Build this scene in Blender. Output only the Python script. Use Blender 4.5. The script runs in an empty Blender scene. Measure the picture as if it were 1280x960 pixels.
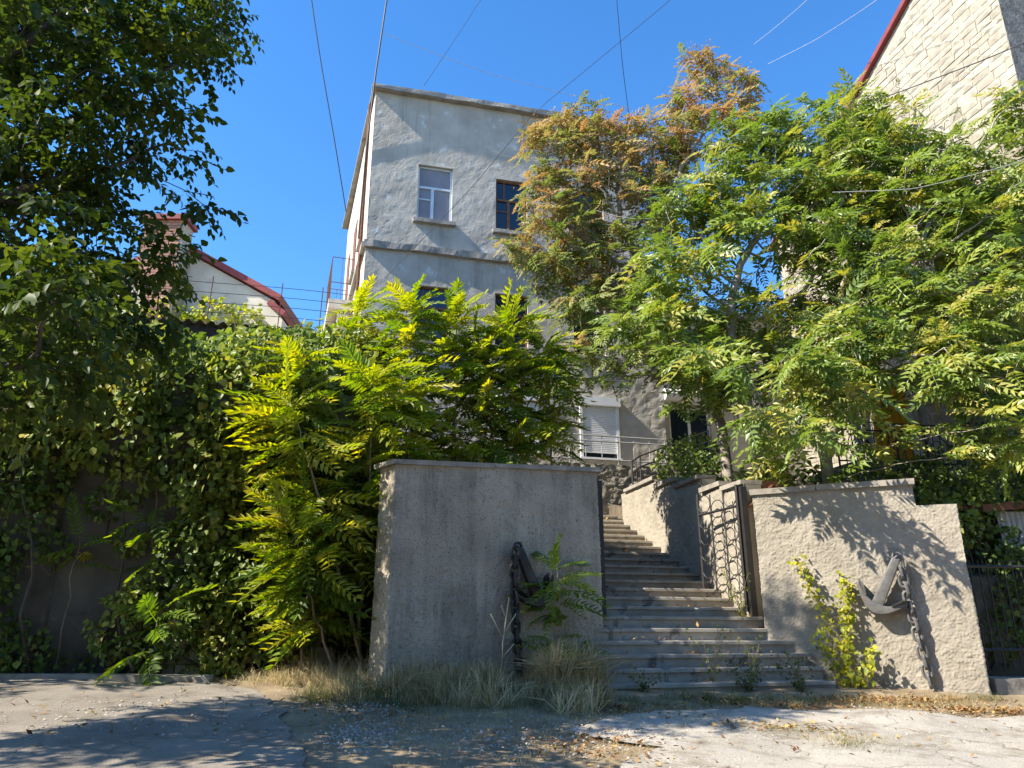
import bpy, math, random
import numpy as np
from mathutils import Vector
from mathutils.geometry import delaunay_2d_cdt

# ------------------------------------------------------------------ camera, sky, sun, exposure
scn = bpy.context.scene
COL = scn.collection
cam_d = bpy.data.cameras.new('camera'); cam = bpy.data.objects.new('camera', cam_d); COL.objects.link(cam)
cam.location = (0, 0, 1.5); cam.rotation_euler = (math.radians(90 + 18), 0, 0)
cam_d.sensor_width = 36; cam_d.lens = 27.03; cam_d.clip_end = 2000; cam_d.clip_start = 0.05
scn.camera = cam
SUN_AZ = math.radians(21)      # heading of the light on plan, from +X towards +Y
SUN_EL = math.radians(42)
world = bpy.data.worlds.new('World'); scn.world = world; world.use_nodes = True
wn = world.node_tree; wn.nodes.clear()
sky = wn.nodes.new('ShaderNodeTexSky'); sky.sky_type = 'NISHITA'; sky.sun_disc = False
sky.sun_elevation = SUN_EL; sky.sun_rotation = math.atan2(-math.cos(SUN_AZ), -math.sin(SUN_AZ)) % (2 * math.pi)
sky.altitude = 100; sky.air_density = 1.0; sky.dust_density = 0.15; sky.ozone_density = 4.0
hsv = wn.nodes.new('ShaderNodeHueSaturation'); hsv.inputs['Saturation'].default_value = 1.24; hsv.inputs['Hue'].default_value = 0.502
bg = wn.nodes.new('ShaderNodeBackground'); bg.inputs['Strength'].default_value = 0.15
wo = wn.nodes.new('ShaderNodeOutputWorld')
wn.links.new(sky.outputs[0], hsv.inputs['Color']); wn.links.new(hsv.outputs[0], bg.inputs[0]); wn.links.new(bg.outputs[0], wo.inputs[0])
sun_d = bpy.data.lights.new('sun', 'SUN'); sun_d.energy = 5.0; sun_d.angle = math.radians(0.5); sun_d.color = (1, 0.92, 0.79)
sun = bpy.data.objects.new('sun', sun_d); COL.objects.link(sun); sun.location = (-20, -8, 25)
sd = Vector((math.cos(SUN_AZ) * math.cos(SUN_EL), math.sin(SUN_AZ) * math.cos(SUN_EL), -math.sin(SUN_EL)))
sun.rotation_euler = sd.to_track_quat('-Z', 'Y').to_euler()
vs = scn.view_settings; vs.view_transform = 'Standard'; vs.look = 'None'; vs.exposure = 1.2; vs.gamma = 1; vs.use_curve_mapping = False
cy = scn.cycles
cy.max_bounces = 7; cy.diffuse_bounces = 3; cy.glossy_bounces = 3; cy.transmission_bounces = 5; cy.transparent_max_bounces = 8
cy.use_denoising = True; cy.caustics_reflective = False; cy.caustics_refractive = False

# ------------------------------------------------------------------ helpers
rng = np.random.default_rng(7); random.seed(7)
ORG = {}
def hashn(i, seed):
    x = (i.astype(np.int64) * 374761393 + seed * 668265263) & 0xffffffff
    x = ((x ^ (x >> 13)) * 1274126177) & 0xffffffff
    return ((x ^ (x >> 16)) & 0xffff) / 65535.0
def vnoise(x, y, seed=0):
    x = np.asarray(x, float); y = np.asarray(y, float)
    xi = np.floor(x); yi = np.floor(y); fx = x - xi; fy = y - yi
    fx = fx * fx * (3 - 2 * fx); fy = fy * fy * (3 - 2 * fy)
    h = lambda a, b: hashn(a.astype(np.int64) + 7919 * b.astype(np.int64), seed)
    a = h(xi, yi); b = h(xi + 1, yi); c = h(xi, yi + 1); d = h(xi + 1, yi + 1)
    return (a * (1 - fx) + b * fx) * (1 - fy) + (c * (1 - fx) + d * fx) * fy - 0.5
def fbm(x, y, seed=0, o=3):
    s = 0
    for k in range(o): s = s + vnoise(np.asarray(x) * 2 ** k, np.asarray(y) * 2 ** k, seed + k) / 2 ** k
    return s

TH = math.radians(14)                                   # the site's walls run 14 degrees off the street
OX, OY = 1.258, 11.305                                  # right end of the left gate wall
ES = np.array([math.cos(TH), math.sin(TH)]); ET = np.array([-math.sin(TH), math.cos(TH)])
def W(s, t, z): return (OX + ES[0] * s + ET[0] * t, OY + ES[1] * s + ET[1] * t, z)
def gz(x, y):
    x = np.clip(x, -16, 16); y = np.clip(y, -8, 13)
    return -0.0227 * x + 0.0831 * y
def gh(x, y):
    return gz(x, y) + 0.05 * fbm(np.asarray(x) * 0.9, np.asarray(y) * 0.9, 3, 2) + 0.012 * fbm(np.asarray(x) * 5, np.asarray(y) * 5, 9, 2)

def raw_mesh(name, V, F, mat, parent=None, smooth=False, tone=None):
    """one mesh object; V in world metres; F list of faces or (n,3)/(n,4) array"""
    V = np.asarray(V, float).reshape(-1, 3)
    o0 = np.array(ORG.get(parent, (0, 0, 0)))
    me = bpy.data.meshes.new(name)
    if isinstance(F, np.ndarray):
        n, k = F.shape
        me.vertices.add(len(V)); me.vertices.foreach_set('co', (V - o0).astype(np.float32).ravel())
        me.loops.add(n * k); me.loops.foreach_set('vertex_index', F.astype(np.int32).ravel())
        me.polygons.add(n); me.polygons.foreach_set('loop_start', np.arange(0, n * k, k, dtype=np.int32))
        me.polygons.foreach_set('loop_total', np.full(n, k, np.int32))
        me.update(calc_edges=True)
    else:
        me.from_pydata((V - o0).tolist(), [], [list(f) for f in F]); me.update()
    if tone is not None:
        a = me.attributes.new('tone', 'FLOAT', 'POINT'); a.data.foreach_set('value', np.asarray(tone, np.float32))
    if smooth: me.polygons.foreach_set('use_smooth', np.ones(len(me.polygons), bool))
    me.materials.append(mat)
    o = bpy.data.objects.new(name, me); COL.objects.link(o)
    if parent is not None: o.parent = parent
    ORG[o] = tuple(o0)
    return o
def tag(o, label, cat, group=None):
    o['label'] = label; o['category'] = cat
    if group: o['group'] = group
    return o
def thing(name, label, cat, loc, group=None):
    o = bpy.data.objects.new(name, None); COL.objects.link(o); o.location = loc; o.empty_display_size = 0.2
    ORG[o] = tuple(loc); tag(o, label, cat, group); return o
def structure(o, kind='structure'): o['kind'] = kind; return o

class MB:
    def __init__(s): s.v = []; s.f = []
    def add(s, V, F):
        n = len(s.v); s.v += [tuple(map(float, p)) for p in V]; s.f += [tuple(int(i) + n for i in q) for q in F]; return s
    def quadbox(s, c8): return s.add(c8, [(0, 3, 2, 1), (4, 5, 6, 7), (0, 1, 5, 4), (1, 2, 6, 5), (2, 3, 7, 6), (3, 0, 4, 7)])
    def sbox(s, s0, s1, t0, t1, z0, z1, j=0):        # box in the site's frame
        c = [W(a, b, z) for z in (z0, z1) for a, b in ((s0, t0), (s1, t0), (s1, t1), (s0, t1))]
        if j: c = [tuple(q + random.uniform(-j, j) for q in p) for p in c]
        return s.quadbox(c)
    def tube(s, pts, rad, n=6, close=True):
        V, F = tube(pts, rad, n, close); return s.add(V, F)
    def build(s, name, mat, parent=None, smooth=False): return raw_mesh(name, s.v, s.f, mat, parent, smooth)
def tube(pts, rad, n=6, close=True):
    P = np.asarray(pts, float); m = len(P)
    r = np.full(m, rad, float) if np.isscalar(rad) else np.asarray(rad, float)
    T = np.gradient(P, axis=0) if m > 2 else np.repeat((P[1:] - P[:1]), m, 0)
    T /= np.linalg.norm(T, axis=1, keepdims=True) + 1e-9
    u = np.cross(T[0], (0, 0, 1) if abs(T[0][2]) < .9 else (1, 0, 0)); u /= np.linalg.norm(u)
    V = []; ang = np.arange(n) * 2 * math.pi / n
    for i in range(m):
        u = u - T[i] * (u @ T[i]); u /= np.linalg.norm(u) + 1e-9; w = np.cross(T[i], u)
        V += [P[i] + r[i] * (math.cos(a) * u + math.sin(a) * w) for a in ang]
    F = [(i * n + k, i * n + (k + 1) % n, (i + 1) * n + (k + 1) % n, (i + 1) * n + k) for i in range(m - 1) for k in range(n)]
    if close: F += [tuple(range(n - 1, -1, -1)), tuple((m - 1) * n + k for k in range(n))]
    return V, F
def copy_obj(o, parent=None, loc=None, rot=None):
    c = o.copy(); COL.objects.link(c); ORG[c] = ORG.get(o, (0, 0, 0))
    if parent is not None: c.parent = parent
    if loc is not None: c.location = loc
    if rot is not None: c.rotation_euler = rot
    return c

# ------------------------------------------------------------------ materials
def newmat(name):
    m = bpy.data.materials.new(name); m.use_nodes = True
    nt = m.node_tree; b = nt.nodes['Principled BSDF']; return m, nt, b
def node(nt, t, **kw):
    n = nt.nodes.new(t)
    for k, v in kw.items():
        if k in n.inputs: n.inputs[k].default_value = v
        else: setattr(n, k, v)
    return n
def pos(nt, scale=(1, 1, 1)):
    g = nt.nodes.new('ShaderNodeNewGeometry'); mp = nt.nodes.new('ShaderNodeMapping'); mp.inputs['Scale'].default_value = scale
    nt.links.new(g.outputs['Position'], mp.inputs['Vector']); return mp.outputs[0]
def ramp(nt, fac, stops):
    r = nt.nodes.new('ShaderNodeValToRGB'); el = r.color_ramp.elements
    while len(el) < len(stops): el.new(0.5)
    for e, (p, c) in zip(el, stops): e.position = p; e.color = (*c, 1) if len(c) == 3 else c
    nt.links.new(fac, r.inputs[0]); return r.outputs[0]
def noise(nt, vec, scale, detail=4, rough=0.55):
    n = node(nt, 'ShaderNodeTexNoise', Scale=scale, Detail=detail, Roughness=rough); nt.links.new(vec, n.inputs['Vector']); return n.outputs['Fac']
def mix(nt, fac, a, b, mode='MIX'):
    m = nt.nodes.new('ShaderNodeMix'); m.data_type = 'RGBA'; m.blend_type = mode
    for sock, val in ((m.inputs['Factor'], fac), (m.inputs[6], a), (m.inputs[7], b)):
        if isinstance(val, (int, float)): sock.default_value = val
        elif isinstance(val, tuple): sock.default_value = (*val, 1)
        else: nt.links.new(val, sock)
    return m.outputs[2]
def bump(nt, b, h, strength=0.5, dist=0.02):
    n = nt.nodes.new('ShaderNodeBump'); n.inputs['Strength'].default_value = strength; n.inputs['Distance'].default_value = dist
    nt.links.new(h, n.inputs['Height']); nt.links.new(n.outputs[0], b.inputs['Normal'])
def mottled(name, c1, c2, scale=3, rough=0.85, bscale=40, bstr=0.4, bdist=0.01, spots=None, streak=None, metal=0, rnd=0.0, spec=0.3):
    m, nt, b = newmat(name); v = pos(nt)
    n1 = noise(nt, v, scale, 6)
    col = ramp(nt, n1, [(0.3, c1), (0.7, c2)])
    for sp1 in ([] if not spots else [spots] if not isinstance(spots, list) else spots):      # (colour, scale, threshold)
        spots_ = sp1; f = ramp(nt, noise(nt, v, spots_[1], 5, 0.65), [(spots_[2], (0, 0, 0)), (spots_[2] + 0.1, (1, 1, 1))]); col = mix(nt, f, col, spots_[0])
    if streak:                                           # vertical dirt runs: (colour, amount, threshold)
        sv = pos(nt, (1.7, 1.7, 0.16)); f = ramp(nt, noise(nt, sv, 1.5, 6, 0.75), [(streak[2], (0, 0, 0)), (streak[2] + 0.25, (streak[1],) * 3)]); f = mix(nt, 1.0, f, ramp(nt, noise(nt, v, 0.9, 4, 0.6), [(0.36, (0.1, 0.1, 0.1)), (0.6, (1, 1, 1))]), 'MULTIPLY'); col = mix(nt, f, col, streak[0])
    if rnd:
        oi = nt.nodes.new('ShaderNodeObjectInfo'); f = ramp(nt, oi.outputs['Random'], [(0, (1 - rnd,) * 3), (1, (1 + rnd,) * 3)]); col = mix(nt, 1.0, col, f, 'MULTIPLY')
    nt.links.new(col, b.inputs['Base Color']); b.inputs['Roughness'].default_value = rough; b.inputs['Metallic'].default_value = metal
    b.inputs['Specular IOR Level'].default_value = spec
    if bstr: bump(nt, b, noise(nt, v, bscale, 5, 0.6), bstr, bdist)
    return m
def leafmat(name, stops, trans=0.38, rough=0.5, spec=0.35):
    m, nt, b = newmat(name); at = nt.nodes.new('ShaderNodeAttribute'); at.attribute_name = 'tone'
    g = nt.nodes.new('ShaderNodeNewGeometry')
    ad = nt.nodes.new('ShaderNodeMath'); ad.operation = 'MULTIPLY_ADD'; ad.inputs[1].default_value = 0.22; nt.links.new(g.outputs['Random Per Island'], ad.inputs[0]); nt.links.new(at.outputs['Fac'], ad.inputs[2])
    su = nt.nodes.new('ShaderNodeMath'); su.operation = 'SUBTRACT'; su.inputs[1].default_value = 0.11; nt.links.new(ad.outputs[0], su.inputs[0])
    col = ramp(nt, su.outputs[0], stops)
    nt.links.new(col, b.inputs['Base Color']); b.inputs['Roughness'].default_value = rough; b.inputs['Specular IOR Level'].default_value = spec
    tr = nt.nodes.new('ShaderNodeBsdfTranslucent'); hs = node(nt, 'ShaderNodeHueSaturation', Saturation=1.15, Value=1.5)
    nt.links.new(col, hs.inputs['Color']); nt.links.new(hs.outputs[0], tr.inputs['Color'])
    mx = nt.nodes.new('ShaderNodeMixShader'); mx.inputs[0].default_value = trans
    nt.links.new(b.outputs[0], mx.inputs[1]); nt.links.new(tr.outputs[0], mx.inputs[2])
    nt.links.new(mx.outputs[0], nt.nodes['Material Output'].inputs['Surface']); return m

M = {}
M['stucco_right'] = mottled('roughcast_cream', (0.265, 0.235, 0.185), (0.37, 0.33, 0.265), 2.2, 0.95, 60, 0.5, 0.006, spots=[((0.24, 0.21, 0.165), 1.1, 0.58), ((0.42, 0.385, 0.32), 0.8, 0.62), ((0.19, 0.17, 0.135), 46, 0.60)])
M['stucco_left'] = mottled('roughcast_weathered', (0.32, 0.275, 0.21), (0.47, 0.415, 0.325), 2.0, 0.95, 48, 0.9, 0.012, spots=[((0.22, 0.19, 0.15), 1.0, 0.60), ((0.13, 0.115, 0.09), 40, 0.56)], streak=((0.10, 0.088, 0.072), 0.95, 0.43))
M['cap'] = mottled('cap_concrete', (0.20, 0.18, 0.15), (0.36, 0.325, 0.27), 5, 0.95, 50, 0.5, 0.01, spots=((0.14, 0.13, 0.12), 4, 0.58))
M['step'] = mottled('step_concrete', (0.23, 0.205, 0.165), (0.38, 0.345, 0.285), 3, 0.92, 45, 0.6, 0.008, spots=((0.12, 0.11, 0.10), 3, 0.56), rnd=0.12)
M['facade'] = mottled('grey_plaster', (0.36, 0.33, 0.28), (0.51, 0.47, 0.405), 1.3, 0.95, 34, 0.75, 0.02, spots=((0.58, 0.59, 0.59), 2.1, 0.59), streak=((0.17, 0.165, 0.155), 0.8, 0.50))
M['sidewall'] = mottled('cream_plaster', (0.50, 0.46, 0.38), (0.62, 0.57, 0.48), 1.5, 0.95, 14, 0.35, 0.012, spots=((0.36, 0.33, 0.28), 1.6, 0.62))
M['trim'] = mottled('aged_trim', (0.20, 0.19, 0.17), (0.38, 0.36, 0.32), 3, 0.95, 25, 0.6, 0.02, spots=((0.12, 0.11, 0.1), 3, 0.6))
M['groundfloor'] = mottled('ground_floor_render', (0.36, 0.33, 0.28), (0.48, 0.44, 0.37), 3, 0.95, 30, 0.5, 0.012)
M['rubble'] = mottled('rubble_render', (0.22, 0.20, 0.16), (0.42, 0.38, 0.31), 9, 0.95, 22, 1.0, 0.04, spots=((0.12, 0.11, 0.09), 8, 0.55), streak=((0.6, 0.56, 0.48), 0.6, 0.66))
M['white'] = mottled('white_paint', (0.66, 0.66, 0.65), (0.78, 0.78, 0.77), 4, 0.5, 60, 0.1, 0.002)
M['frame_blue'] = mottled('pale_blue_paint', (0.50, 0.56, 0.62), (0.62, 0.68, 0.73), 6, 0.6, 60, 0.2, 0.002)
M['frame_brown'] = mottled('brown_wood', (0.13, 0.055, 0.03), (0.22, 0.10, 0.05), 8, 0.6, 60, 0.2, 0.003)
M['blind'] = mottled('grey_blind', (0.20, 0.20, 0.23), (0.27, 0.27, 0.30), 2, 0.8, 30, 0.1, 0.003)
M['iron'] = mottled('black_iron', (0.012, 0.011, 0.011), (0.028, 0.025, 0.023), 14, 0.55, 80, 0.4, 0.003, spots=((0.07, 0.034, 0.02), 11, 0.68), spec=0.5)
M['anchor_grey'] = mottled('anchor_grey_paint', (0.075, 0.073, 0.07), (0.14, 0.135, 0.125), 12, 0.55, 60, 0.4, 0.004, spots=((0.16, 0.08, 0.045), 7, 0.60), spec=0.5)
M['rust'] = mottled('rusty_metal', (0.09, 0.038, 0.02), (0.18, 0.08, 0.042), 9, 0.85, 60, 0.4, 0.004)
M['rail_grey'] = mottled('grey_rail_paint', (0.30, 0.30, 0.29), (0.42, 0.42, 0.40), 9, 0.55, 60, 0.2, 0.002)
M['redsheet'] = mottled('red_sheet_metal', (0.17, 0.03, 0.03), (0.25, 0.055, 0.05), 3, 0.5, 30, 0.1, 0.003)
M['limestone'] = mottled('limestone', (0.31, 0.275, 0.215), (0.425, 0.38, 0.30), 4, 0.95, 30, 0.6, 0.015, spots=((0.30, 0.265, 0.20), 2.2, 0.62), rnd=0.16)
M['mortar'] = mottled('mortar', (0.31, 0.275, 0.215), (0.41, 0.365, 0.29), 6, 0.95, 30, 0.6, 0.02)
M['dark_shade_stone'] = mottled('dark_shade_roughcast', (0.10, 0.10, 0.095), (0.24, 0.23, 0.21), 7, 0.95, 16, 0.9, 0.04)  # stone house front: its shade is put into the colour; plinth uses it too
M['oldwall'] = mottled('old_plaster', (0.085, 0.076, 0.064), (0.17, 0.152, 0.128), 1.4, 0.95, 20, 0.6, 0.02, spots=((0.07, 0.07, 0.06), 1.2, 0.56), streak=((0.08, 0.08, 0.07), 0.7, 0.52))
M['brick'] = mottled('brick', (0.27, 0.145, 0.105), (0.38, 0.22, 0.16), 5, 0.9, 40, 0.4, 0.006, rnd=0.2)
M['asbestos'] = mottled('corrugated_sheet', (0.12, 0.115, 0.105), (0.22, 0.21, 0.19), 3, 0.95, 30, 0.4, 0.01)
M['darkwood'] = mottled('dark_wood', (0.03, 0.02, 0.015), (0.07, 0.045, 0.03), 5, 0.9, 40, 0.4, 0.01)
M['orange'] = mottled('orange_cloth', (0.75, 0.36, 0.015), (0.85, 0.45, 0.03), 3, 0.7, 20, 0.3, 0.02)
M['bark'] = mottled('grey_bark', (0.22, 0.185, 0.15), (0.42, 0.37, 0.31), 7, 0.95, 28, 0.8, 0.02)
M['bark_dark'] = mottled('dark_bark', (0.06, 0.048, 0.038), (0.13, 0.105, 0.085), 7, 0.95, 28, 0.8, 0.02)
M['stem'] = mottled('young_stem', (0.20, 0.15, 0.10), (0.33, 0.27, 0.18), 9, 0.8, 50, 0.3, 0.005)
M['dryst'] = mottled('dry_stalk', (0.45, 0.36, 0.23), (0.58, 0.48, 0.32), 9, 0.8, 50, 0.2, 0.003)
M['cable'] = mottled('black_cable', (0.02, 0.02, 0.022), (0.04, 0.04, 0.042), 5, 0.6, 0, 0)
M['cable_white'] = mottled('pale_cable', (0.34, 0.34, 0.34), (0.42, 0.42, 0.42), 5, 0.5, 0, 0)
M['earth'] = mottled('bare_earth', (0.17, 0.125, 0.075), (0.31, 0.24, 0.15), 2.2, 0.97, 30, 0.8, 0.02, spots=((0.36, 0.29, 0.19), 5, 0.60))
M['bank'] = mottled('dark_soil', (0.07, 0.055, 0.038), (0.14, 0.11, 0.075), 2.2, 0.97, 20, 0.8, 0.03)  # dark brown soil of the raised ground
m, nt, b = newmat('window_glass'); b.inputs['Base Color'].default_value = (0.012, 0.02, 0.032, 1); b.inputs['Roughness'].default_value = 0.06; b.inputs['Specular IOR Level'].default_value = 0.7
bump(nt, b, noise(nt, pos(nt), 2.0, 2), 0.05, 0.02); M['glass'] = m
def paving(name, c1, c2, crackc, gscale):
    m, nt, b = newmat(name); v = pos(nt)
    n1 = noise(nt, v, 1.1, 7, 0.6); col = ramp(nt, n1, [(0.3, c1), (0.7, c2)])
    gr = noise(nt, v, gscale, 3, 0.7); col = mix(nt, 0.55, col, ramp(nt, gr, [(0.3, (0.45, 0.44, 0.43)), (0.7, (1.35, 1.34, 1.32))]), 'MULTIPLY')
    warp = noise(nt, v, 1.6, 5); vm = nt.nodes.new('ShaderNodeVectorMath'); vm.operation = 'MULTIPLY_ADD'; vm.inputs[1].default_value = (0.9, 0.9, 0.0)
    cmb = nt.nodes.new('ShaderNodeCombineXYZ'); nt.links.new(warp, cmb.inputs[0]); nt.links.new(noise(nt, pos(nt, (1, 1.2, 1)), 1.9, 5), cmb.inputs[1])
    nt.links.new(cmb.outputs[0], vm.inputs[0]); nt.links.new(v, vm.inputs[2])
    vo = node(nt, 'ShaderNodeTexVoronoi', Scale=0.75); vo.feature = 'DISTANCE_TO_EDGE'; nt.links.new(vm.outputs[0], vo.inputs['Vector'])
    cr = ramp(nt, vo.outputs[0], [(0.0, (0.7, 0.7, 0.7)), (0.010, (0, 0, 0))]); col = mix(nt, cr, col, crackc)
    dirt = ramp(nt, noise(nt, v, 2.6, 7, 0.7), [(0.50, (0, 0, 0)), (0.66, (0.65, 0.65, 0.65))]); col = mix(nt, dirt, col, crackc)
    nt.links.new(col, b.inputs['Base Color']); b.inputs['Roughness'].default_value = 0.95; b.inputs['Specular IOR Level'].default_value = 0.25
    hh = nt.nodes.new('ShaderNodeMath'); hh.operation = 'SUBTRACT'; nt.links.new(gr, hh.inputs[0]); nt.links.new(cr, hh.inputs[1])
    bump(nt, b, hh.outputs[0], 0.8, 0.012); M[name] = m
paving('asphalt', (0.20, 0.175, 0.14), (0.31, 0.275, 0.225), (0.12, 0.10, 0.075), 70)
paving('concrete', (0.33, 0.30, 0.25), (0.46, 0.42, 0.355), (0.17, 0.135, 0.09), 60)
G1, G2, G3, YL = (0.030, 0.062, 0.012), (0.062, 0.115, 0.018), (0.125, 0.185, 0.022), (0.33, 0.30, 0.03)
M['leaf_sumac'] = leafmat('sumac_leaf', [(0.0, (0.075, 0.115, 0.024)), (0.4, (0.15, 0.215, 0.042)), (0.75, (0.25, 0.31, 0.065)), (1.0, (0.40, 0.35, 0.075))], 0.36, 0.38, 0.5)
M['leaf_rust'] = leafmat('seed_leaf', [(0.0, (0.12, 0.17, 0.04)), (0.40, (0.22, 0.25, 0.065)), (0.64, (0.36, 0.27, 0.11)), (1.0, (0.42, 0.235, 0.105))], 0.36)
M['leaf_young'] = leafmat('young_leaf', [(0.0, (0.075, 0.13, 0.022)), (0.4, (0.17, 0.245, 0.032)), (0.7, (0.34, 0.36, 0.045)), (1.0, (0.54, 0.47, 0.065))], 0.48)
M['leaf_broad'] = leafmat('broad_leaf', [(0.0, (0.03, 0.05, 0.011)), (0.5, (0.06, 0.09, 0.016)), (0.85, (0.115, 0.14, 0.024)), (1.0, (0.27, 0.23, 0.034))], 0.36, 0.5, 0.22)
M['leaf_ivy'] = leafmat('ivy_leaf', [(0.0, (0.055, 0.09, 0.02)), (0.5, (0.145, 0.20, 0.038)), (0.85, (0.28, 0.31, 0.06)), (1.0, (0.42, 0.36, 0.075))], 0.36, 0.45, 0.35)
M['leaf_lime'] = leafmat('lime_leaf', [(0.0, (0.16, 0.21, 0.02)), (0.5, (0.33, 0.35, 0.025)), (1.0, (0.55, 0.47, 0.035))], 0.4)
M['grass_dry'] = leafmat('dry_grass', [(0.0, (0.13, 0.12, 0.045)), (0.35, (0.27, 0.22, 0.11)), (0.65, (0.44, 0.36, 0.20)), (1.0, (0.64, 0.54, 0.33))], 0.3, 0.7, 0.2)
M['grass_green'] = leafmat('green_grass', [(0.0, (0.035, 0.06, 0.015)), (0.5, (0.08, 0.115, 0.025)), (1.0, (0.23, 0.21, 0.06))], 0.3, 0.6, 0.2)
M['litter'] = leafmat('fallen_leaf', [(0.0, (0.13, 0.06, 0.03)), (0.5, (0.29, 0.15, 0.06)), (1.0, (0.48, 0.33, 0.12))], 0.15, 0.8, 0.15)
M['gravel'] = mottled('gravel', (0.24, 0.22, 0.19), (0.46, 0.42, 0.36), 25, 0.95, 0, 0)

# ------------------------------------------------------------------ scattering leaves
def leaflet(L, w, fold=0.25, bend=0.15, k=4):
    if k == 6: return np.array([(0, 0, 0), (0.3 * L, w / 2, fold * w), (0.68 * L, w * 0.36, fold * w * .6 - bend * L * .4), (L, 0, -bend * L), (0.68 * L, -w * 0.36, fold * w * .6 - bend * L * .4), (0.3 * L, -w / 2, fold * w)]), [(0, 3, 1), (1, 3, 2), (0, 5, 3), (5, 4, 3)]
    if k == 4: return np.array([(0, 0, 0), (0.38 * L, w / 2, fold * w), (L, 0, -bend * L), (0.38 * L, -w / 2, fold * w)]), [(0, 2, 1), (0, 3, 2)]
    return np.array([(0, 0, 0), (0.28 * L, w / 2, fold * w), (0.65 * L, w * 0.36, fold * w * .6 - bend * L * .4), (L, 0, -bend * L), (0.65 * L, -w * 0.36, fold * w * .6 - bend * L * .4), (0.28 * L, -w / 2, fold * w), (0.5 * L, 0, -bend * L * .25)]), \
        [(0, 6, 1), (6, 2, 1), (6, 3, 2), (0, 5, 6), (6, 5, 4), (6, 4, 3)]
def rotz(V, a): c, s = math.cos(a), math.sin(a); return V @ np.array([[c, s, 0], [-s, c, 0], [0, 0, 1]])
def frond(n, L, ll, lw, droop, rs, k=4, sweep=1.15):
    """a pinnate leaf: a drooping midrib along +x with n pairs of leaflets"""
    V, F = [], []
    def add(v, f):
        o = sum(len(q) for q in V); V.append(v); F.extend([tuple(i + o for i in q) for q in f])
    xs = np.linspace(0.16, 1.0, n); zf = lambda x: 0.10 * L * x - droop * L * x * x
    mr = [(x * L, 0, zf(x)) for x in np.linspace(0, 1, 5)]; h = 0.008 * L
    v = np.array([(a, -h, c) for a, b_, c in mr] + [(a, h, c) for a, b_, c in mr]); add(v, [(i, i + 1, i + 6) for i in range(4)] + [(i, i + 6, i + 5) for i in range(4)])
    for x in xs:
        sc = (0.72 + 0.5 * math.sin(math.pi * min(1, x * 0.95))) * rs.uniform(0.85, 1.1)
        for sd_ in (-1, 1):
            lv, lf = leaflet(ll * sc, lw * sc, rs.uniform(0.0, 0.3), rs.uniform(0.1, 0.35), k)
            a = sd_ * (sweep - 0.55 * x) + rs.uniform(-.12, .12)
            lv = lv.copy(); lv[:, 2] -= np.linspace(0, 0.0, len(lv)); tw = rs.uniform(-.35, .35)
            lv[:, 2] += lv[:, 1] * tw
            lv = rotz(lv, a) + np.array([(x + rs.uniform(-.012, .012)) * L, 0, zf(x)]); add(lv, lf)
    lv, lf = leaflet(ll, lw, 0.1, 0.2, k); add(lv + np.array([L, 0, zf(1)]), lf)
    return np.concatenate(V), np.array(F)
def scatter(temps, P, D, U, S, T, pick=None, seed=0):
    """instances of template leaves, merged: positions P, directions D, ups U, sizes S, tones T"""
    rs = np.random.default_rng(seed); N = len(P)
    P, D, U, S, T = map(np.asarray, (P, D, U, S, T))
    D = D / (np.linalg.norm(D, axis=1, keepdims=True) + 1e-9)
    Yv = np.cross(U, D); Yv /= np.linalg.norm(Yv, axis=1, keepdims=True) + 1e-9; Zv = np.cross(D, Yv)
    pick = rs.integers(0, len(temps), N) if pick is None else pick
    Vs, Fs, Ts = [], [], []; off = 0
    for k, (tv, tf) in enumerate(temps):
        idx = np.nonzero(pick == k)[0]
        if not len(idx): continue
        R_ = np.stack([D[idx], Yv[idx], Zv[idx]], 1) * S[idx][:, None, None]
        v = np.einsum('vk,nkj->nvj', tv, R_) + P[idx][:, None, :]
        f = tf[None] + (np.arange(len(idx)) * len(tv))[:, None, None] + off
        Vs.append(v.reshape(-1, 3)); Fs.append(f.reshape(-1, tf.shape[1])); Ts.append(np.repeat(T[idx], len(tv))); off += len(idx) * len(tv)
    return np.concatenate(Vs), np.concatenate(Fs), np.concatenate(Ts)
def rand_dirs(n, rs): v = rs.normal(size=(n, 3)); return v / np.linalg.norm(v, axis=1, keepdims=True)

# ------------------------------------------------------------------ trees: branches grow towards points spread through the crown
def grow(starts, att, step=0.28, kill=0.4, reach=4.0, iters=220, tropism=(0, 0, 0.05), seed=0):
    rs = np.random.default_rng(seed)
    nodes = [np.array(p, float) for p in starts]; par = [-1] + list(range(len(starts) - 1))
    att = np.asarray(att, float).copy(); trop = np.array(tropism)
    best = np.full(len(att), 1e9); who = np.zeros(len(att), int); new = list(range(len(nodes)))
    for it in range(iters):
        for i in new:
            d = np.linalg.norm(att - nodes[i], axis=1); mk = d < best; best[mk] = d[mk]; who[mk] = i
        alive = best > kill
        att, best, who = att[alive], best[alive], who[alive]
        if not len(att): break
        use = best < reach
        if not use.any(): use = best <= best.min() + 0.5
        new = []
        dirs = att - np.array(nodes)[who]; dirs /= np.linalg.norm(dirs, axis=1, keepdims=True)
        for i in np.unique(who[use]):
            d = dirs[use & (who == i)].sum(0); d = d / (np.linalg.norm(d) + 1e-9) + trop + rs.normal(0, 0.13, 3); d /= np.linalg.norm(d)
            q = nodes[i] + d * step
            if np.min(np.linalg.norm(np.array(nodes) - q, axis=1)) < 0.45 * step:
                best[use & (who == i)] = 0; continue
            nodes.append(q); par.append(int(i)); new.append(len(nodes) - 1)
    return np.array(nodes), np.array(par)
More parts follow.
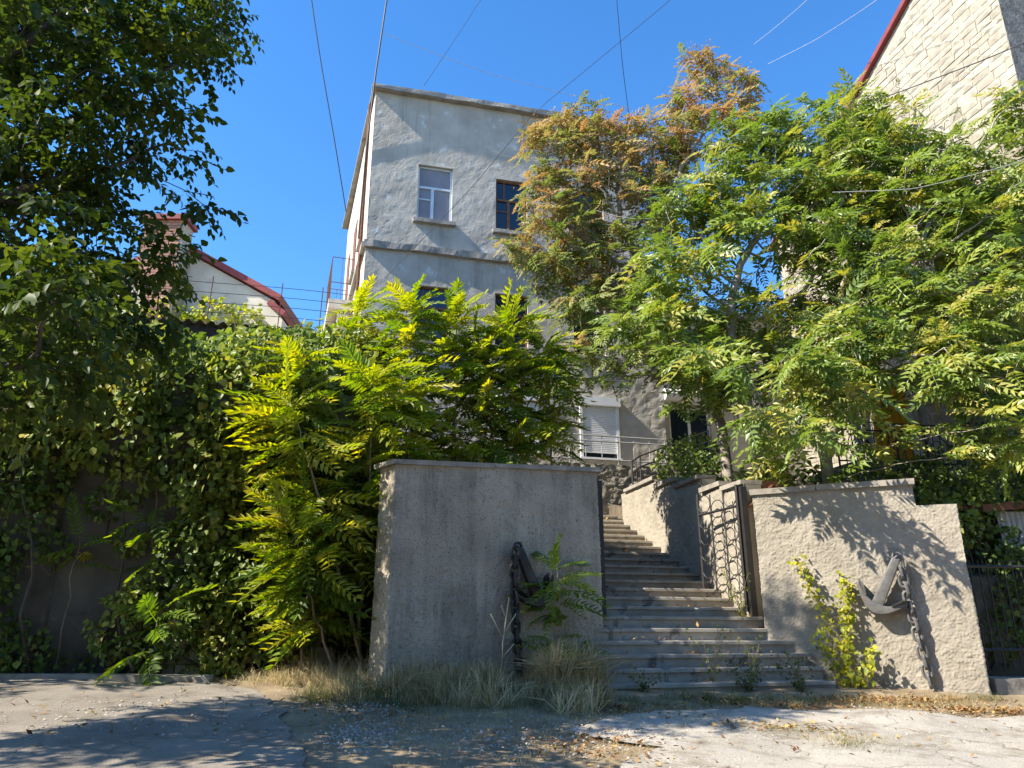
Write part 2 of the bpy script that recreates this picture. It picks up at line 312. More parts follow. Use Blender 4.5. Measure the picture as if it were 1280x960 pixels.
def radii(nodes, par, tip=0.006, base=None, e=2.35):
    r = np.zeros(len(nodes)); nch = np.zeros(len(nodes), int)
    for i in range(len(nodes)):
        if par[i] >= 0: nch[par[i]] += 1
    acc = np.zeros(len(nodes))
    for i in range(len(nodes) - 1, -1, -1):
        r[i] = tip if nch[i] == 0 else acc[i] ** (1 / e)
        if par[i] >= 0: acc[par[i]] += r[i] ** e
    if base: r = tip + (r - tip) * (base - tip) / max(r[0] - tip, 1e-6)
    return r, nch
def wood(nodes, par, r, mb):
    ch = [[] for _ in nodes]
    for i, p in enumerate(par):
        if p >= 0: ch[p].append(i)
    stack = [(0, -1)]
    while stack:
        i, prev = stack.pop(); path = ([prev] if prev >= 0 else []) + [i]
        while ch[path[-1]]:
            c = sorted(ch[path[-1]], key=lambda k: -r[k])
            for k in c[1:]: stack.append((k, path[-1]))
            path.append(c[0])
        if len(path) < 2: continue
        rr = r[path].copy()
        if prev >= 0: rr[0] = min(rr[0], rr[1] * 1.15)
        mb.tube(nodes[path], rr, 8 if rr.max() > .05 else 5 if rr.max() > .015 else 4, True)
def blobs(cl, per, seed):
    rs = np.random.default_rng(seed); P = []
    for x, y, z, q in cl:
        n = max(4, int(per * q ** 2)); d = rand_dirs(n, rs) * (rs.random((n, 1)) ** 0.4) * q * np.array([1, 1, 0.75]); P.append(d + (x, y, z))
    return np.concatenate(P)
rs0 = np.random.default_rng(5)
FR = [frond(n_, L_, ll_, lw_, dr, rs0) for n_, L_, ll_, lw_, dr in ((6, 0.40, 0.125, 0.048, 0.2), (7, 0.46, 0.12, 0.044, 0.35), (5, 0.32, 0.135, 0.055, 0.5), (6, 0.38, 0.11, 0.046, 0.3), (7, 0.44, 0.135, 0.050, 0.7), (4, 0.26, 0.12, 0.052, 0.42), (6, 0.36, 0.14, 0.056, 0.95), (3, 0.2, 0.12, 0.05, 0.5))]
FR_YOUNG = [frond(10, 0.8, 0.165, 0.056, dr, rs0, 6, 1.25) for dr in (0.3, 0.5, 0.75, 0.4)]
def rosettes(nodes, par, nch, rr, temps, per, seed, size=(0.75, 1.15), tone=(0.15, 0.75), thin=0.02, p_mid=0.25, up=0.35, tonefn=None, face=(-0.45, -0.45, 0.8)):
    rs = np.random.default_rng(seed); P, D, S, T = [], [], [], []
    for i in range(1, len(nodes)):
        if rr[i] > thin: continue
        if nch[i] and rs.random() > p_mid: continue
        ax = nodes[i] - nodes[par[i]]; ax /= np.linalg.norm(ax) + 1e-9
        k = per + rs.integers(-2, 3) if not nch[i] else max(2, per // 3)
        tn = rs.uniform(*tone) if tonefn is None else tonefn(nodes[i], rs)
        a0 = rs.uniform(0, 6.28)
        for j in range(max(1, k)):
            a = a0 + j * 2.4; d = np.array([math.cos(a), math.sin(a), rs.uniform(-0.75, 0.45)]) + 0.45 * ax
            P.append(nodes[i] + rs.normal(0, 0.03, 3)); D.append(d); S.append(rs.uniform(*size)); T.append(np.clip(tn + rs.normal(0, 0.09), 0, 1))
    n = len(P); U = np.tile(face, (n, 1)) + rs.normal(0, 0.3, (n, 3))
    return scatter(temps, P, D, U, S, T, None, seed)

# ------------------------------------------------------------------ ground, road, forecourt
def axis(a, b, fine0, fine1, st, cst):
    L = list(np.arange(fine0, fine1, st)); x = fine1
    while x < b: L.append(x); cst_ = max(st, (x - fine1) * 0.35 + st); x += cst_
    L.append(b); x = fine0 - st; out = []
    while x > a: out.append(x); x -= max(st, (fine0 - x) * 0.35 + st)
    return np.array([a] + out[::-1] + L)
gx = axis(-400, 400, -8, 9, 0.10, 0); gy = axis(-400, 400, 4, 13, 0.10, 0)
X, Y = np.meshgrid(gx, gy); n0, n1 = X.shape
V = np.stack([X, Y, gh(X, Y) - 0.012], -1).reshape(-1, 3); I = np.arange(n0 * n1).reshape(n0, n1)
F = np.stack([I[:-1, :-1], I[:-1, 1:], I[1:, 1:], I[1:, :-1]], -1).reshape(-1, 4)
structure(raw_mesh('ground', V, F, M['earth'], None, True))
def sheet(name, poly, mat, sp=0.12, lift=0.0, wob=0.05, seed=1):
    rs = np.random.default_rng(seed); pts = []
    for a, b in zip(poly, poly[1:] + poly[:1]):
        a, b = np.array(a, float), np.array(b, float); m = max(1, int(np.linalg.norm(b - a) / sp)); 
        for k in range(m): pts.append(a + (b - a) * k / m)
    pts = np.array(pts); pts = pts + wob * np.stack([fbm(pts[:, 0] * 3, pts[:, 1] * 3, seed), fbm(pts[:, 0] * 3, pts[:, 1] * 3, seed + 50)], 1) * 2.5
    nb = len(pts); lo, hi = pts.min(0), pts.max(0)
    xs = np.arange(max(lo[0], -9), min(hi[0], 9), 0.13); ys = np.arange(max(lo[1], 3.5), min(hi[1], 13), 0.13)
    gxx, gyy = np.meshgrid(xs, ys); gp = np.stack([gxx.ravel(), gyy.ravel()], 1)
    inside = np.zeros(len(gp), bool)
    for a, b in zip(pts, np.roll(pts, -1, 0)):
        c = (a[1] > gp[:, 1]) != (b[1] > gp[:, 1]); xx = (b[0] - a[0]) * (gp[:, 1] - a[1]) / (b[1] - a[1] + 1e-12) + a[0]; inside ^= c & (gp[:, 0] < xx)
    allp = np.concatenate([pts, gp[inside]])
    vo, _, fo, _, _, _ = delaunay_2d_cdt([Vector(p) for p in allp], [(i, (i + 1) % nb) for i in range(nb)], [], 1, 1e-5)
    v2 = np.array([tuple(v) for v in vo]); V = np.column_stack([v2, gh(v2[:, 0], v2[:, 1]) + lift])
    return structure(raw_mesh(name, V, [tuple(f) for f in fo], mat, None, True))
sheet('road', [(-40, 8.6), (-12, 9.5), (-6.2, 9.9), (-4.6, 10.05), (-3.6, 10.1), (-3.0, 9.6), (-2.6, 8.9), (-2.2, 8.0), (-1.9, 7.2), (-1.4, 6.2), (-1.0, 5.0), (-0.8, 3), (-0.8, -30), (-40, -30)], M['asphalt'], 0.15, 0.008, 0.07, 11)
sheet('forecourt', [(1.0, 8.6), (1.9, 8.9), (2.6, 9.25), (3.4, 9.25), (4.3, 9.35), (4.9, 9.0), (5.4, 9.15), (6.4, 9.6), (30, 8.2), (30, -30), (1.2, -30), (1.0, 5.0), (0.9, 6.4), (1.3, 7.2), (0.5, 7.9)], M['concrete'], 0.15, 0.014, 0.10, 21)
def kerb(name, pts, w, h, mat):
    P = np.array(pts); mb = MB(); d = np.gradient(P, axis=0); d /= np.linalg.norm(d, axis=1, keepdims=True); nn = np.stack([-d[:, 1], d[:, 0]], 1)
    V = []
    for p, q in zip(P, nn):
        for o, zz in ((0, -0.2), (0.0, h), (w, h), (w, -0.2)):
            x, y = p + q * o; V.append((x, y, float(gz(x, y)) + zz + random.uniform(-.008, .008)))
    F = [(i * 4 + k, i * 4 + (k + 1) % 4, i * 4 + 4 + (k + 1) % 4, i * 4 + 4 + k) for i in range(len(P) - 1) for k in range(4)] + [(0, 1, 2, 3), tuple(len(V) - 4 + k for k in (3, 2, 1, 0))]
    return structure(raw_mesh(name, V, F, mat))
kerb('kerb', [(-16, 8.9), (-12, 9.5), (-9, 9.78), (-6.2, 10.0), (-4.8, 10.12), (-3.75, 10.2)], 0.16, 0.06, M['cap'])

# ------------------------------------------------------------------ roughcast walls: one continuous skin round the plan, real relief
def skin_wall(name, plan, ztop, zbot, mat, du=0.025, amp=0.012, seed=1, parent=None, top_face=True, fine=1.0):
    """plan: polyline (x,y) with the outside on its right; ztop(d) along the run"""
    P = np.array(plan, float); seg = np.linalg.norm(np.diff(P, axis=0), axis=1); cum = np.concatenate([[0], np.cumsum(seg)])
    n = int(cum[-1] / du); D = np.unique(np.concatenate([np.linspace(0, cum[-1], n), cum])); 
    x = np.interp(D, cum, P[:, 0]); y = np.interp(D, cum, P[:, 1])
    tx, ty = np.gradient(x, D), np.gradient(y, D); l = np.hypot(tx, ty); nx, ny = ty / l, -tx / l
    m = int(3.0 / du / (1.0 if du < 0.04 else 1.0)); w = np.linspace(0, 1, m); zt = np.array([ztop(d) for d in D]); zb = np.array([zbot(a, b) for a, b in zip(x, y)])
    Z = np.minimum(zb.min() + (zt.max() - zb.min()) * w[:, None], zt[None]); DD = np.repeat(D[None], m, 0)
    hgt = amp * (0.6 * fbm(DD * 13 * fine, Z * 13 * fine, seed, 2) + 1.25 * np.abs(fbm(DD * 42 * fine, Z * 42 * fine, seed + 9, 2))) + 0.03 * fbm(DD * 0.8, Z * 0.8, seed + 30, 2)
    V = np.stack([x[None] + nx * hgt, y[None] + ny * hgt, Z], -1).reshape(-1, 3); I = np.arange(m * len(D)).reshape(m, len(D))
    F = np.stack([I[:-1, :-1], I[:-1, 1:], I[1:, 1:], I[1:, :-1]], -1).reshape(-1, 4)
    return raw_mesh(name, V, F, mat, parent, False)
def slab(pts, z0, z1, j=0.006):           # plan polygon prism, z may be per point
    n = len(pts); z0 = [z0] * n if np.isscalar(z0) else z0; z1 = [z1] * n if np.isscalar(z1) else z1
    V = [(x + random.uniform(-j, j), y + random.uniform(-j, j), a + random.uniform(-j, j)) for (x, y), a in zip(pts, z0)] + [(x + random.uniform(-j, j), y + random.uniform(-j, j), a + random.uniform(-j, j)) for (x, y), a in zip(pts, z1)]
    F = [tuple(range(n - 1, -1, -1)), tuple(range(n, 2 * n))] + [(i, (i + 1) % n, n + (i + 1) % n, n + i) for i in range(n)]
    return V, F
def xy(s, t): return W(s, t, 0)[:2]
# left gate wall
lw = thing('gate_wall', 'tall weathered roughcast wall left of the stairs, front in shade, dark streaks', 'wall', (0.0, 10.9, 0.95))
LA = np.array([-1.561, 10.108]); LD = np.array([0.9205, 0.3907]); LN = np.array([0.3907, -0.9205]); LL = 3.063      # the wall flares out towards the street
def LWp(k, o=0.0): return tuple(LA + LD * k + LN * o)
lplan = [(-1.55, 11.1), (-1.813, 10.444), LWp(0), LWp(LL), (OX + 0.02, OY + 0.42)]
def zL(k): return 3.66 + 0.14 * min(1, max(0, k / LL))
LC = [0, 0.707, 0.707 + 0.420, 0.707 + 0.420 + LL]
skin_wall('wall_face', lplan, lambda d: zL(d - LC[2]), lambda a, b: float(gz(a, b)) - 0.25, M['stucco_left'], 0.011, 0.018, 3, lw)
for a0, a1 in ((-0.42, 1.42), (1.43, 2.55), (2.56, LL + 0.05)):
    cpts = [(-1.90, 10.43), LWp(-0.04, 0.06), LWp(a1, 0.05), LWp(a1, -0.5), (-1.5, 11.0)] if a0 < 0 else [LWp(a0, 0.05), LWp(a1, 0.05), LWp(a1, -0.45), LWp(a0, -0.45)]
    kk = [-.4, 0, a1, a1, -.2] if a0 < 0 else [a0, a1, a1, a0]; jz = random.uniform(-0.004, 0.004)
    v, f = slab(cpts, [zL(k) - 0.006 + jz for k in kk], [zL(k) + 0.056 + jz for k in kk]); raw_mesh('cap_stone', v, f, M['cap'], lw)
v, f = slab([(-1.76, 10.46), LWp(0.05, -0.05), LWp(LL - 0.04, -0.05), (OX - 0.04, OY + 0.38), (-1.5, 11.05)], 0.6, [zL(k) - 0.015 for k in (0, 0, LL, LL, 0)], 0); raw_mesh('core', v, f, M['stucco_left'], lw)
# right gate wall
RA = np.array([3.75, 11.93]); RB = np.array([6.25, 10.81]); RD = (RB - RA) / np.linalg.norm(RB - RA); RN = np.array([RD[1], -RD[0]])   # RN faces the street
def RWp(k, o=0.0): return tuple(RA + RD * k + RN * o)
rw = thing('gate_wall', 'sunlit cream roughcast wall right of the stairs, stepped down at its end', 'wall', (*RWp(1.4, -0.2), 0.85))
def rtop(d):
    k = d - 0.45
    return 3.56 if k < 2.225 else 3.25 - 0.02 * (k - 2.2)
skin_wall('wall_face', [RWp(0.0, -0.45), RWp(0.0), RWp(2.74), RWp(2.74, -0.5)], rtop, lambda a, b: float(gz(a, b)) - 0.25, M['stucco_right'], 0.011, 0.018, 13, rw)
for a0, a1 in ((-0.04, 0.92), (0.93, 2.26)):
    v, f = slab([RWp(a0, 0.05), RWp(a1, 0.05), RWp(a1, -0.5), RWp(a0, -0.5)], [3.555 + 0.0 * a0] * 4, 3.64); raw_mesh('cap_stone', v, f, M['cap'], rw)
v, f = slab([RWp(0.03, -0.03), RWp(2.22, -0.03), RWp(2.22, -0.45), RWp(0.03, -0.45)], 0.5, 3.55, 0); raw_mesh('core', v, f, M['stucco_right'], rw)
v, f = slab([RWp(2.23, -0.03), RWp(2.71, -0.03), RWp(2.71, -0.45), RWp(2.23, -0.45)], 0.5, 3.235, 0.004); raw_mesh('core', v, f, M['stucco_right'], rw)

# ------------------------------------------------------------------ the stairs, every step a part
st = thing('staircase', 'worn concrete stairs climbing between the two gate walls', 'stairs', W(1.3, -1.0, 0.8))
def step_part(s0, s1, t0, t1, z0, z1, crack=None):
    """a riser with a nosed tread; grid along s so that its edges wander and chip"""
    n = max(6, int((s1 - s0) / 0.05)); S = np.linspace(s0, s1, n); off = random.uniform(0, 99)
    prof = [(t0 + 0.03, z0), (t0 + 0.03, z1 - 0.05), (t0, z1 - 0.046), (t0 + 0.004, z1 - 0.008), (t0 + 0.014, z1), (t1, z1 + 0.004), (t1, z0)]
    V = []
    for i, s_ in enumerate(S):
        wob = 0.010 * float(fbm(s_ * 2.2 + off, off, 5, 3)); chip = max(0, float(fbm(s_ * 5 + off, 3 + off, 8, 2)) - 0.28) * 0.12
        for k, (t, z) in enumerate(prof):
            dt = (wob + chip * (k in (2, 3, 4))) if k < 5 else 0; dz = 0.008 * float(fbm(s_ * 1.5 + off, k * 0.3, 15, 2)) - (chip * .6 if k in (3, 4) else 0)
            if crack and abs(s_ - crack) < 0.03 and k < 5: dt += 0.04; dz -= 0.02
            V.append(W(s_, t + dt, z + (dz if 0 < k < 6 else 0)))
    q = len(prof); F = [(i * q + k, i * q + (k + 1) % q, (i + 1) * q + (k + 1) % q, (i + 1) * q + k) for i in range(n - 1) for k in range(q)]
    F += [tuple(range(q)), tuple((n - 1) * q + k for k in range(q - 1, -1, -1))]
    raw_mesh('step', V, F, M['step'], st)
zt = 1.745; lowz = [0.895, 1.065, 1.235, 1.405, 1.575, 1.745]
lowt = [-0.98, -0.74, -0.50, -0.26, -0.03, 0.20]
right_end = [2.95, 2.95, 2.90, 2.84, 2.74, 2.66]
for i in range(6):
    step_part(-0.30 + (0.32 if i == 5 else 0.03 * (i % 2)), right_end[i], lowt[i], (lowt[i + 1] + 0.06) if i < 5 else 0.75, lowz[i] - 0.30, lowz[i], {4: 0.10, 1: 0.6, 3: 0.0}.get(i))
NU = 15; run = 0.375; rise = 0.155
for i in range(NU):
    t0 = 0.62 + i * run; step_part(0.0, 2.66, t0, t0 + run + 0.06, zt + i * rise - 0.12, zt + (i + 1) * rise)
ZT = zt + NU * rise
mb = MB(); mb.sbox(-1.2, 5.2, 0.62 + NU * run + 0.02, 7.25, ZT - 0.5, ZT - 0.006); mb.build('landing', M['step'], st)
mb = MB(); mb.add([W(0.05, 0.3, 0.6), W(2.6, 0.3, 0.6), W(2.6, 6.2, 0.6), W(0.05, 6.2, 0.6), W(0.05, 0.3, 1.40), W(2.6, 0.3, 1.40), W(2.6, 6.2, 3.85), W(0.05, 6.2, 3.85)], [(0, 3, 2, 1), (4, 5, 6, 7), (0, 1, 5, 4), (1, 2, 6, 5), (2, 3, 7, 6), (3, 0, 4, 7)]); mb.build('core', M['step'], st)
# stepped wall along the right of the stairs
sw = thing('stair_wall', 'cream roughcast wall stepping up along the right side of the stairs', 'wall', W(2.85, 3.0, 2.0))
lv = [(0.35, 1.05, 3.80), (1.05, 1.80, 3.90), (1.80, 2.84, 4.16), (2.84, 3.72, 4.32), (3.72, 5.55, 4.50)]
def swtop(d):
    for a, b_, z in lv:
        if 5.55 - d >= a - 1e-6 and 5.55 - d <= b_: return z
    return 3.8
skin_wall('wall_face', [xy(2.65, 5.55), xy(2.65, 0.35)], swtop, lambda a, b: 1.4, M['stucco_right'], 0.018, 0.020, 33, sw)
mb = MB()
for a, b_, z in lv: mb.sbox(2.68, 2.95, a + 0.002, b_ - 0.002, 1.3, z - 0.004)
mb.build('core', M['stucco_right'], sw)
for a, b_, z in lv:
    mb = MB(); mb.sbox(2.59, 2.98, a + 0.012, b_ - (0.0 if z < 4.49 else 0.25), z, z + 0.075, 0.006); mb.build('cap_stone', M['cap'], sw)

# ------------------------------------------------------------------ raised ground behind the walls
def bank(name, poly, zfn, mat, seed):
    P = np.array(poly); xs = np.arange(P[:, 0].min(), P[:, 0].max(), 0.25); ys = np.arange(P[:, 1].min(), P[:, 1].max(), 0.25)
    pts = []
    for a, b in zip(poly, poly[1:] + poly[:1]):
        a, b = np.array(a, float), np.array(b, float); m = max(1, int(np.linalg.norm(b - a) / 0.3)); pts += [a + (b - a) * k / m for k in range(m)]
    nb = len(pts); gp = np.stack([q.ravel() for q in np.meshgrid(xs, ys)], 1); ins = np.zeros(len(gp), bool)
    for a, b in zip(pts, pts[1:] + pts[:1]):
        c = (a[1] > gp[:, 1]) != (b[1] > gp[:, 1]); xx = (b[0] - a[0]) * (gp[:, 1] - a[1]) / (b[1] - a[1] + 1e-12) + a[0]; ins ^= c & (gp[:, 0] < xx)
    allp = np.concatenate([np.array(pts), gp[ins]])
    vo, _, fo, _, _, _ = delaunay_2d_cdt([Vector(p) for p in allp], [(i, (i + 1) % nb) for i in range(nb)], [], 1, 1e-5)
    v2 = np.array([tuple(v) for v in vo]); z = np.array([zfn(*p) for p in v2]) + 0.15 * fbm(v2[:, 0], v2[:, 1], seed, 3)
    n = len(v2); V = np.concatenate([np.column_stack([v2, z]), np.column_stack([v2[:nb], np.full(nb, 0.3)])])
    F = [tuple(f) for f in fo] + [(i, (i + 1) % nb, n + (i + 1) % nb, n + i) for i in range(nb)]
    return structure(raw_mesh(name, V, F, mat, None, True))
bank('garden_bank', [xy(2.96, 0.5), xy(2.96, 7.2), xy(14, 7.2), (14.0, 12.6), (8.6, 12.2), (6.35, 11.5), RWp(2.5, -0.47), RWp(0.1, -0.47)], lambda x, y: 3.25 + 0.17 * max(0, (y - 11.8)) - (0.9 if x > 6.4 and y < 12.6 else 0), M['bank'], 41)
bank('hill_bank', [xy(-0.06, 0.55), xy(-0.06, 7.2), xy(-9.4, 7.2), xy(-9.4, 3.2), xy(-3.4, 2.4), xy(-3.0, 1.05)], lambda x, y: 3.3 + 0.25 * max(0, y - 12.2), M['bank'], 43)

# ------------------------------------------------------------------ terrace wall and railings
tw = thing('terrace_wall', 'low rubble-rendered terrace wall at the head of the stairs', 'wall', W(2, 7.3, 4.0))
skin_wall('wall_face', [xy(-9, 7.2), xy(9.5, 7.2)], lambda d: 5.55, lambda a, b: 3.6, M['rubble'], 0.05, 0.06, 51, tw, fine=0.55)
mb = MB(); mb.sbox(-9, 9.5, 7.28, 8.55, 3.4, 5.56); mb.build('terrace_floor', M['cap'], tw)
def railing(label, pts, h, rails, mat, posts=True, rad=0.018, gap=0.42, group=None):
    o = thing('railing', label, 'railing', pts[0], group); P = [np.array(p) for p in pts]
    for a, b in zip(P, P[1:]):
        for rh in rails: mb = MB(); mb.tube([a + (0, 0, rh), b + (0, 0, rh)], rad, 6); mb.build('rail', mat, o)
        n = max(1, int(np.linalg.norm((b - a)[:2]) / gap))
        for k in range(n + 1):
            p = a + (b - a) * k / n; thick = k % 3 == 0
            mb = MB(); mb.tube([p + (0, 0, -0.05), p + (0, 0, h if thick else rails[-1])], rad * (1.0 if thick else 0.55), 6); mb.build('post' if thick else 'bar', mat, o)
    return o
railing('thin grey metal railing along the terrace in front of the roller shutters', [W(-3.2, 7.27, 5.56), W(4.6, 7.27, 5.56)], 0.74, (0.12, 0.60, 0.74), M['rail_grey'], gap=0.42)
railing('dark sloping handrail rising to the terrace beside the flight\'s upper end', [W(2.95, 5.6, 4.56), W(3.6, 6.6, 4.95), W(5.6, 6.75, 5.75)], 0.72, (0.45, 0.72), M['iron'], rad=0.022, gap=0.5)

# ------------------------------------------------------------------ grey house
FT = 8.6
hs = thing('house', 'tall grey plastered house with flat roof at the head of the stairs', 'house', W(0.8, 11, 5.0))
def facade(name, s0, s1, z0, z1, t, openings, mat, du=0.09, amp=0.006, depth=0.22, parent=None, seed=1):
    sb = {s0, s1}; zb = {z0, z1}
    for a, b, c, d in openings: sb |= {a, b}; zb |= {c, d}
    def ax(br):
        br = sorted(br); out = []
        for a, b in zip(br, br[1:]): out += list(np.linspace(a, b, max(2, int((b - a) / du) + 1))[:-1])
        return np.array(out + [br[-1]])
    A, B = ax(sb), ax(zb); AA, BB = np.meshgrid(A, B); cl = np.full(AA.shape, 1.0)
    for a, b, c, d in openings: cl[(AA > a - .02) & (AA < b + .02) & (BB > c - .02) & (BB < d + .02)] = 0
    hgt = amp * (1.3 * fbm(AA * 2.0, BB * 2.0, seed, 2) + 1.5 * fbm(AA * 7, BB * 7, seed + 5, 2)) * cl
    n0, n1 = AA.shape; base = np.array([W(a, t, z) for a, z in zip(AA.ravel(), BB.ravel())]).reshape(n0, n1, 3); base[..., 0] -= ET[0] * hgt; base[..., 1] -= ET[1] * hgt
    I = np.arange(n0 * n1).reshape(n0, n1); ca = (A[:-1] + A[1:]) / 2; cb = (B[:-1] + B[1:]) / 2; CA, CB = np.meshgrid(ca, cb); keep = np.ones(CA.shape, bool)
    for a, b, c, d in openings: keep &= ~((CA > a) & (CA < b) & (CB > c) & (CB < d))
    F = [tuple(f) for f in np.stack([I[:-1, :-1], I[:-1, 1:], I[1:, 1:], I[1:, :-1]], -1)[keep]]
    V = [tuple(p) for p in base.reshape(-1, 3)]
    for a, b, c, d in openings:
        n = len(V); V += [W(p, q, z) for q in (t, t + depth) for p, z in ((a, c), (b, c), (b, d), (a, d))]
        F += [(n, n + 1, n + 5, n + 4), (n + 1, n + 2, n + 6, n + 5), (n + 2, n + 3, n + 7, n + 6), (n + 3, n, n + 4, n + 7)]
    return raw_mesh(name, V, F, mat, parent)
HS0, HS1 = -3.28, 4.93; ZB, ZS, ZR = 5.45, 11.62, 16.70
topw = [(-1.93, -0.93, 12.62, 14.42), (0.36, 1.31, 12.58, 14.30), (2.75, 3.70, 12.58, 14.30)]
midw = [(-1.93, -0.93, 9.0, 10.6), (0.36, 1.31, 9.0, 10.6), (2.65, 3.60, 8.95, 10.6)]
shut = [(0.45, 1.55, 6.02, 7.48), (2.76, 3.86, 6.02, 7.48)]
facade('upper_wall', HS0, HS1, ZS, ZR, FT, topw, M['facade'], 0.07, 0.006, 0.2, hs, 61)
facade('middle_wall', HS0, HS1, 8.3, ZS, FT, midw, M['facade'], 0.09, 0.006, 0.2, hs, 63)
facade('ground_floor_wall', HS0, HS1 + 0.35, ZB, 8.3, FT - 0.03, shut, M['groundfloor'], 0.06, 0.012, 0.12, hs, 65)
SDX, SDY = -0.29, 0.957                                # direction of the house's left side on plan
c0 = np.array(W(HS0, FT, 0)[:2]); c1 = c0 + 8.5 * np.array([SDX, SDY]); c3 = np.array(W(HS1, FT, 0)[:2]); c2 = c3 + (c1 - c0)
def vface(mbb, a, b, z0, z1): mbb.add([(*a, z0), (*b, z0), (*b, z1), (*a, z1)], [(0, 1, 2, 3)])
mb = MB(); vface(mb, c1, c0, 3.5, ZR); mb.build('side_wall', M['sidewall'], hs)
mb = MB(); vface(mb, c3, c2, 3.5, ZR); vface(mb, c2, c1, 3.5, ZR); mb.build('rear_wall', M['facade'], hs)
def rough_bar(name, s0, s1, t0, t1, z0, z1, mat, parent, seed, amp=0.03):
    n = max(2, int((s1 - s0) / 0.12)); V = []
    for i, s_ in enumerate(np.linspace(s0, s1, n)):
        for k, (t, z) in enumerate(((t0, z0), (t0, z1), (t1, z1), (t1, z0))):
            V.append(W(s_, t + (amp * float(fbm(s_ * 2.3, k, seed, 3)) if k < 2 else 0), z + amp * 0.8 * float(fbm(s_ * 2.7, k + 5, seed, 3))))
    F = [(i * 4 + k, i * 4 + (k + 1) % 4, i * 4 + 4 + (k + 1) % 4, i * 4 + 4 + k) for i in range(n - 1) for k in range(4)] + [(0, 1, 2, 3), tuple(len(V) - 4 + k for k in (3, 2, 1, 0))]
    return raw_mesh(name, V, F, mat, parent)
rough_bar('cornice', HS0 - 0.12, HS1 + 0.1, FT - 0.20, FT + 0.3, ZR - 0.02, ZR + 0.13, M['trim'], hs, 71, 0.03)
rough_bar('string_course', HS0 - 0.06, HS1, FT - 0.13, FT + 0.1, ZS - 0.06, ZS + 0.13, M['trim'], hs, 73, 0.05)
mb = MB(); v, f = slab([tuple(c0 + (-0.2, 0.3)), tuple(c3 + (0, 0.3)), tuple(c2), tuple(c1 + (-0.25, 0))], ZR + 0.02, ZR + 0.11); raw_mesh('roof', v, f, M['trim'], hs)
# narrow openings, pipe and band on the left side
sdir = np.array([SDX, SDY]); sn = np.array([-SDY, SDX])
def side_box(name, a, b, z0, z1, o0, o1, mat):
    p = [c0 + sdir * a + sn * o1, c0 + sdir * b + sn * o1, c0 + sdir * b + sn * o0, c0 + sdir * a + sn * o0]; v, f = slab([tuple(q) for q in p], z0, z1, 0.003); return raw_mesh(name, v, f, mat, hs)
side_box('string_course', 0.0, 8.5, ZS - 0.05, ZS + 0.12, 0.0, 0.12, M['trim'])
for a in (1.2, 3.6, 6.0):
    w_ = side_box('window', a, a + 0.95, 12.6, 14.4, 0.005, 0.03, M['frame_brown']); side_box('sill', a - .05, a + 1.0, 12.5, 12.58, 0.0, 0.1, M['trim']).parent = w_
mb = MB(); q = c0 + sdir * 0.55 + sn * 0.1; mb.tube([(*q, 6), (*q, ZR - 0.1)], 0.05, 8); mb.build('downpipe', M['rust'], hs)
# side balcony
bal = thing('balcony', 'small rusty iron balcony on the left side of the grey house', 'balcony', (*(c0 + sdir * 4.0 + sn * 0.4), 10.7))
p = [c0 + sdir * 3.0, c0 + sdir * 3.0 + sn * 0.75, c0 + sdir * 5.4 + sn * 0.75, c0 + sdir * 5.4]
v, f = slab([tuple(q) for q in p], 10.95, 11.25); raw_mesh('slab', v, f, M['sidewall'], bal)
v, f = slab([tuple(c0 + sdir * 3.2), tuple(c0 + sdir * 3.2 + sn * 0.45), tuple(c0 + sdir * 5.2 + sn * 0.45), tuple(c0 + sdir * 5.2)], 10.55, 10.94); raw_mesh('bracket', v, f, M['sidewall'], bal)
cor = [p[0] + sn * 0.1, p[1] - sn * 0.03, p[2] - sn * 0.03, p[3] + sn * 0.1]
for a, b in zip(cor, cor[1:]):
    for zz in (11.8, 12.65): mb = MB(); mb.tube([(*a, zz), (*b, zz)], 0.013, 5); mb.build('rail', M['rust'], bal)
    nk = max(2, int(np.linalg.norm(b - a) / 0.25))
    for k in range(nk): q = a + (b - a) * k / nk; mb = MB(); mb.tube([(*q, 11.25), (*q, 12.67)], 0.008, 5); mb.build('bar', M['rust'], bal)
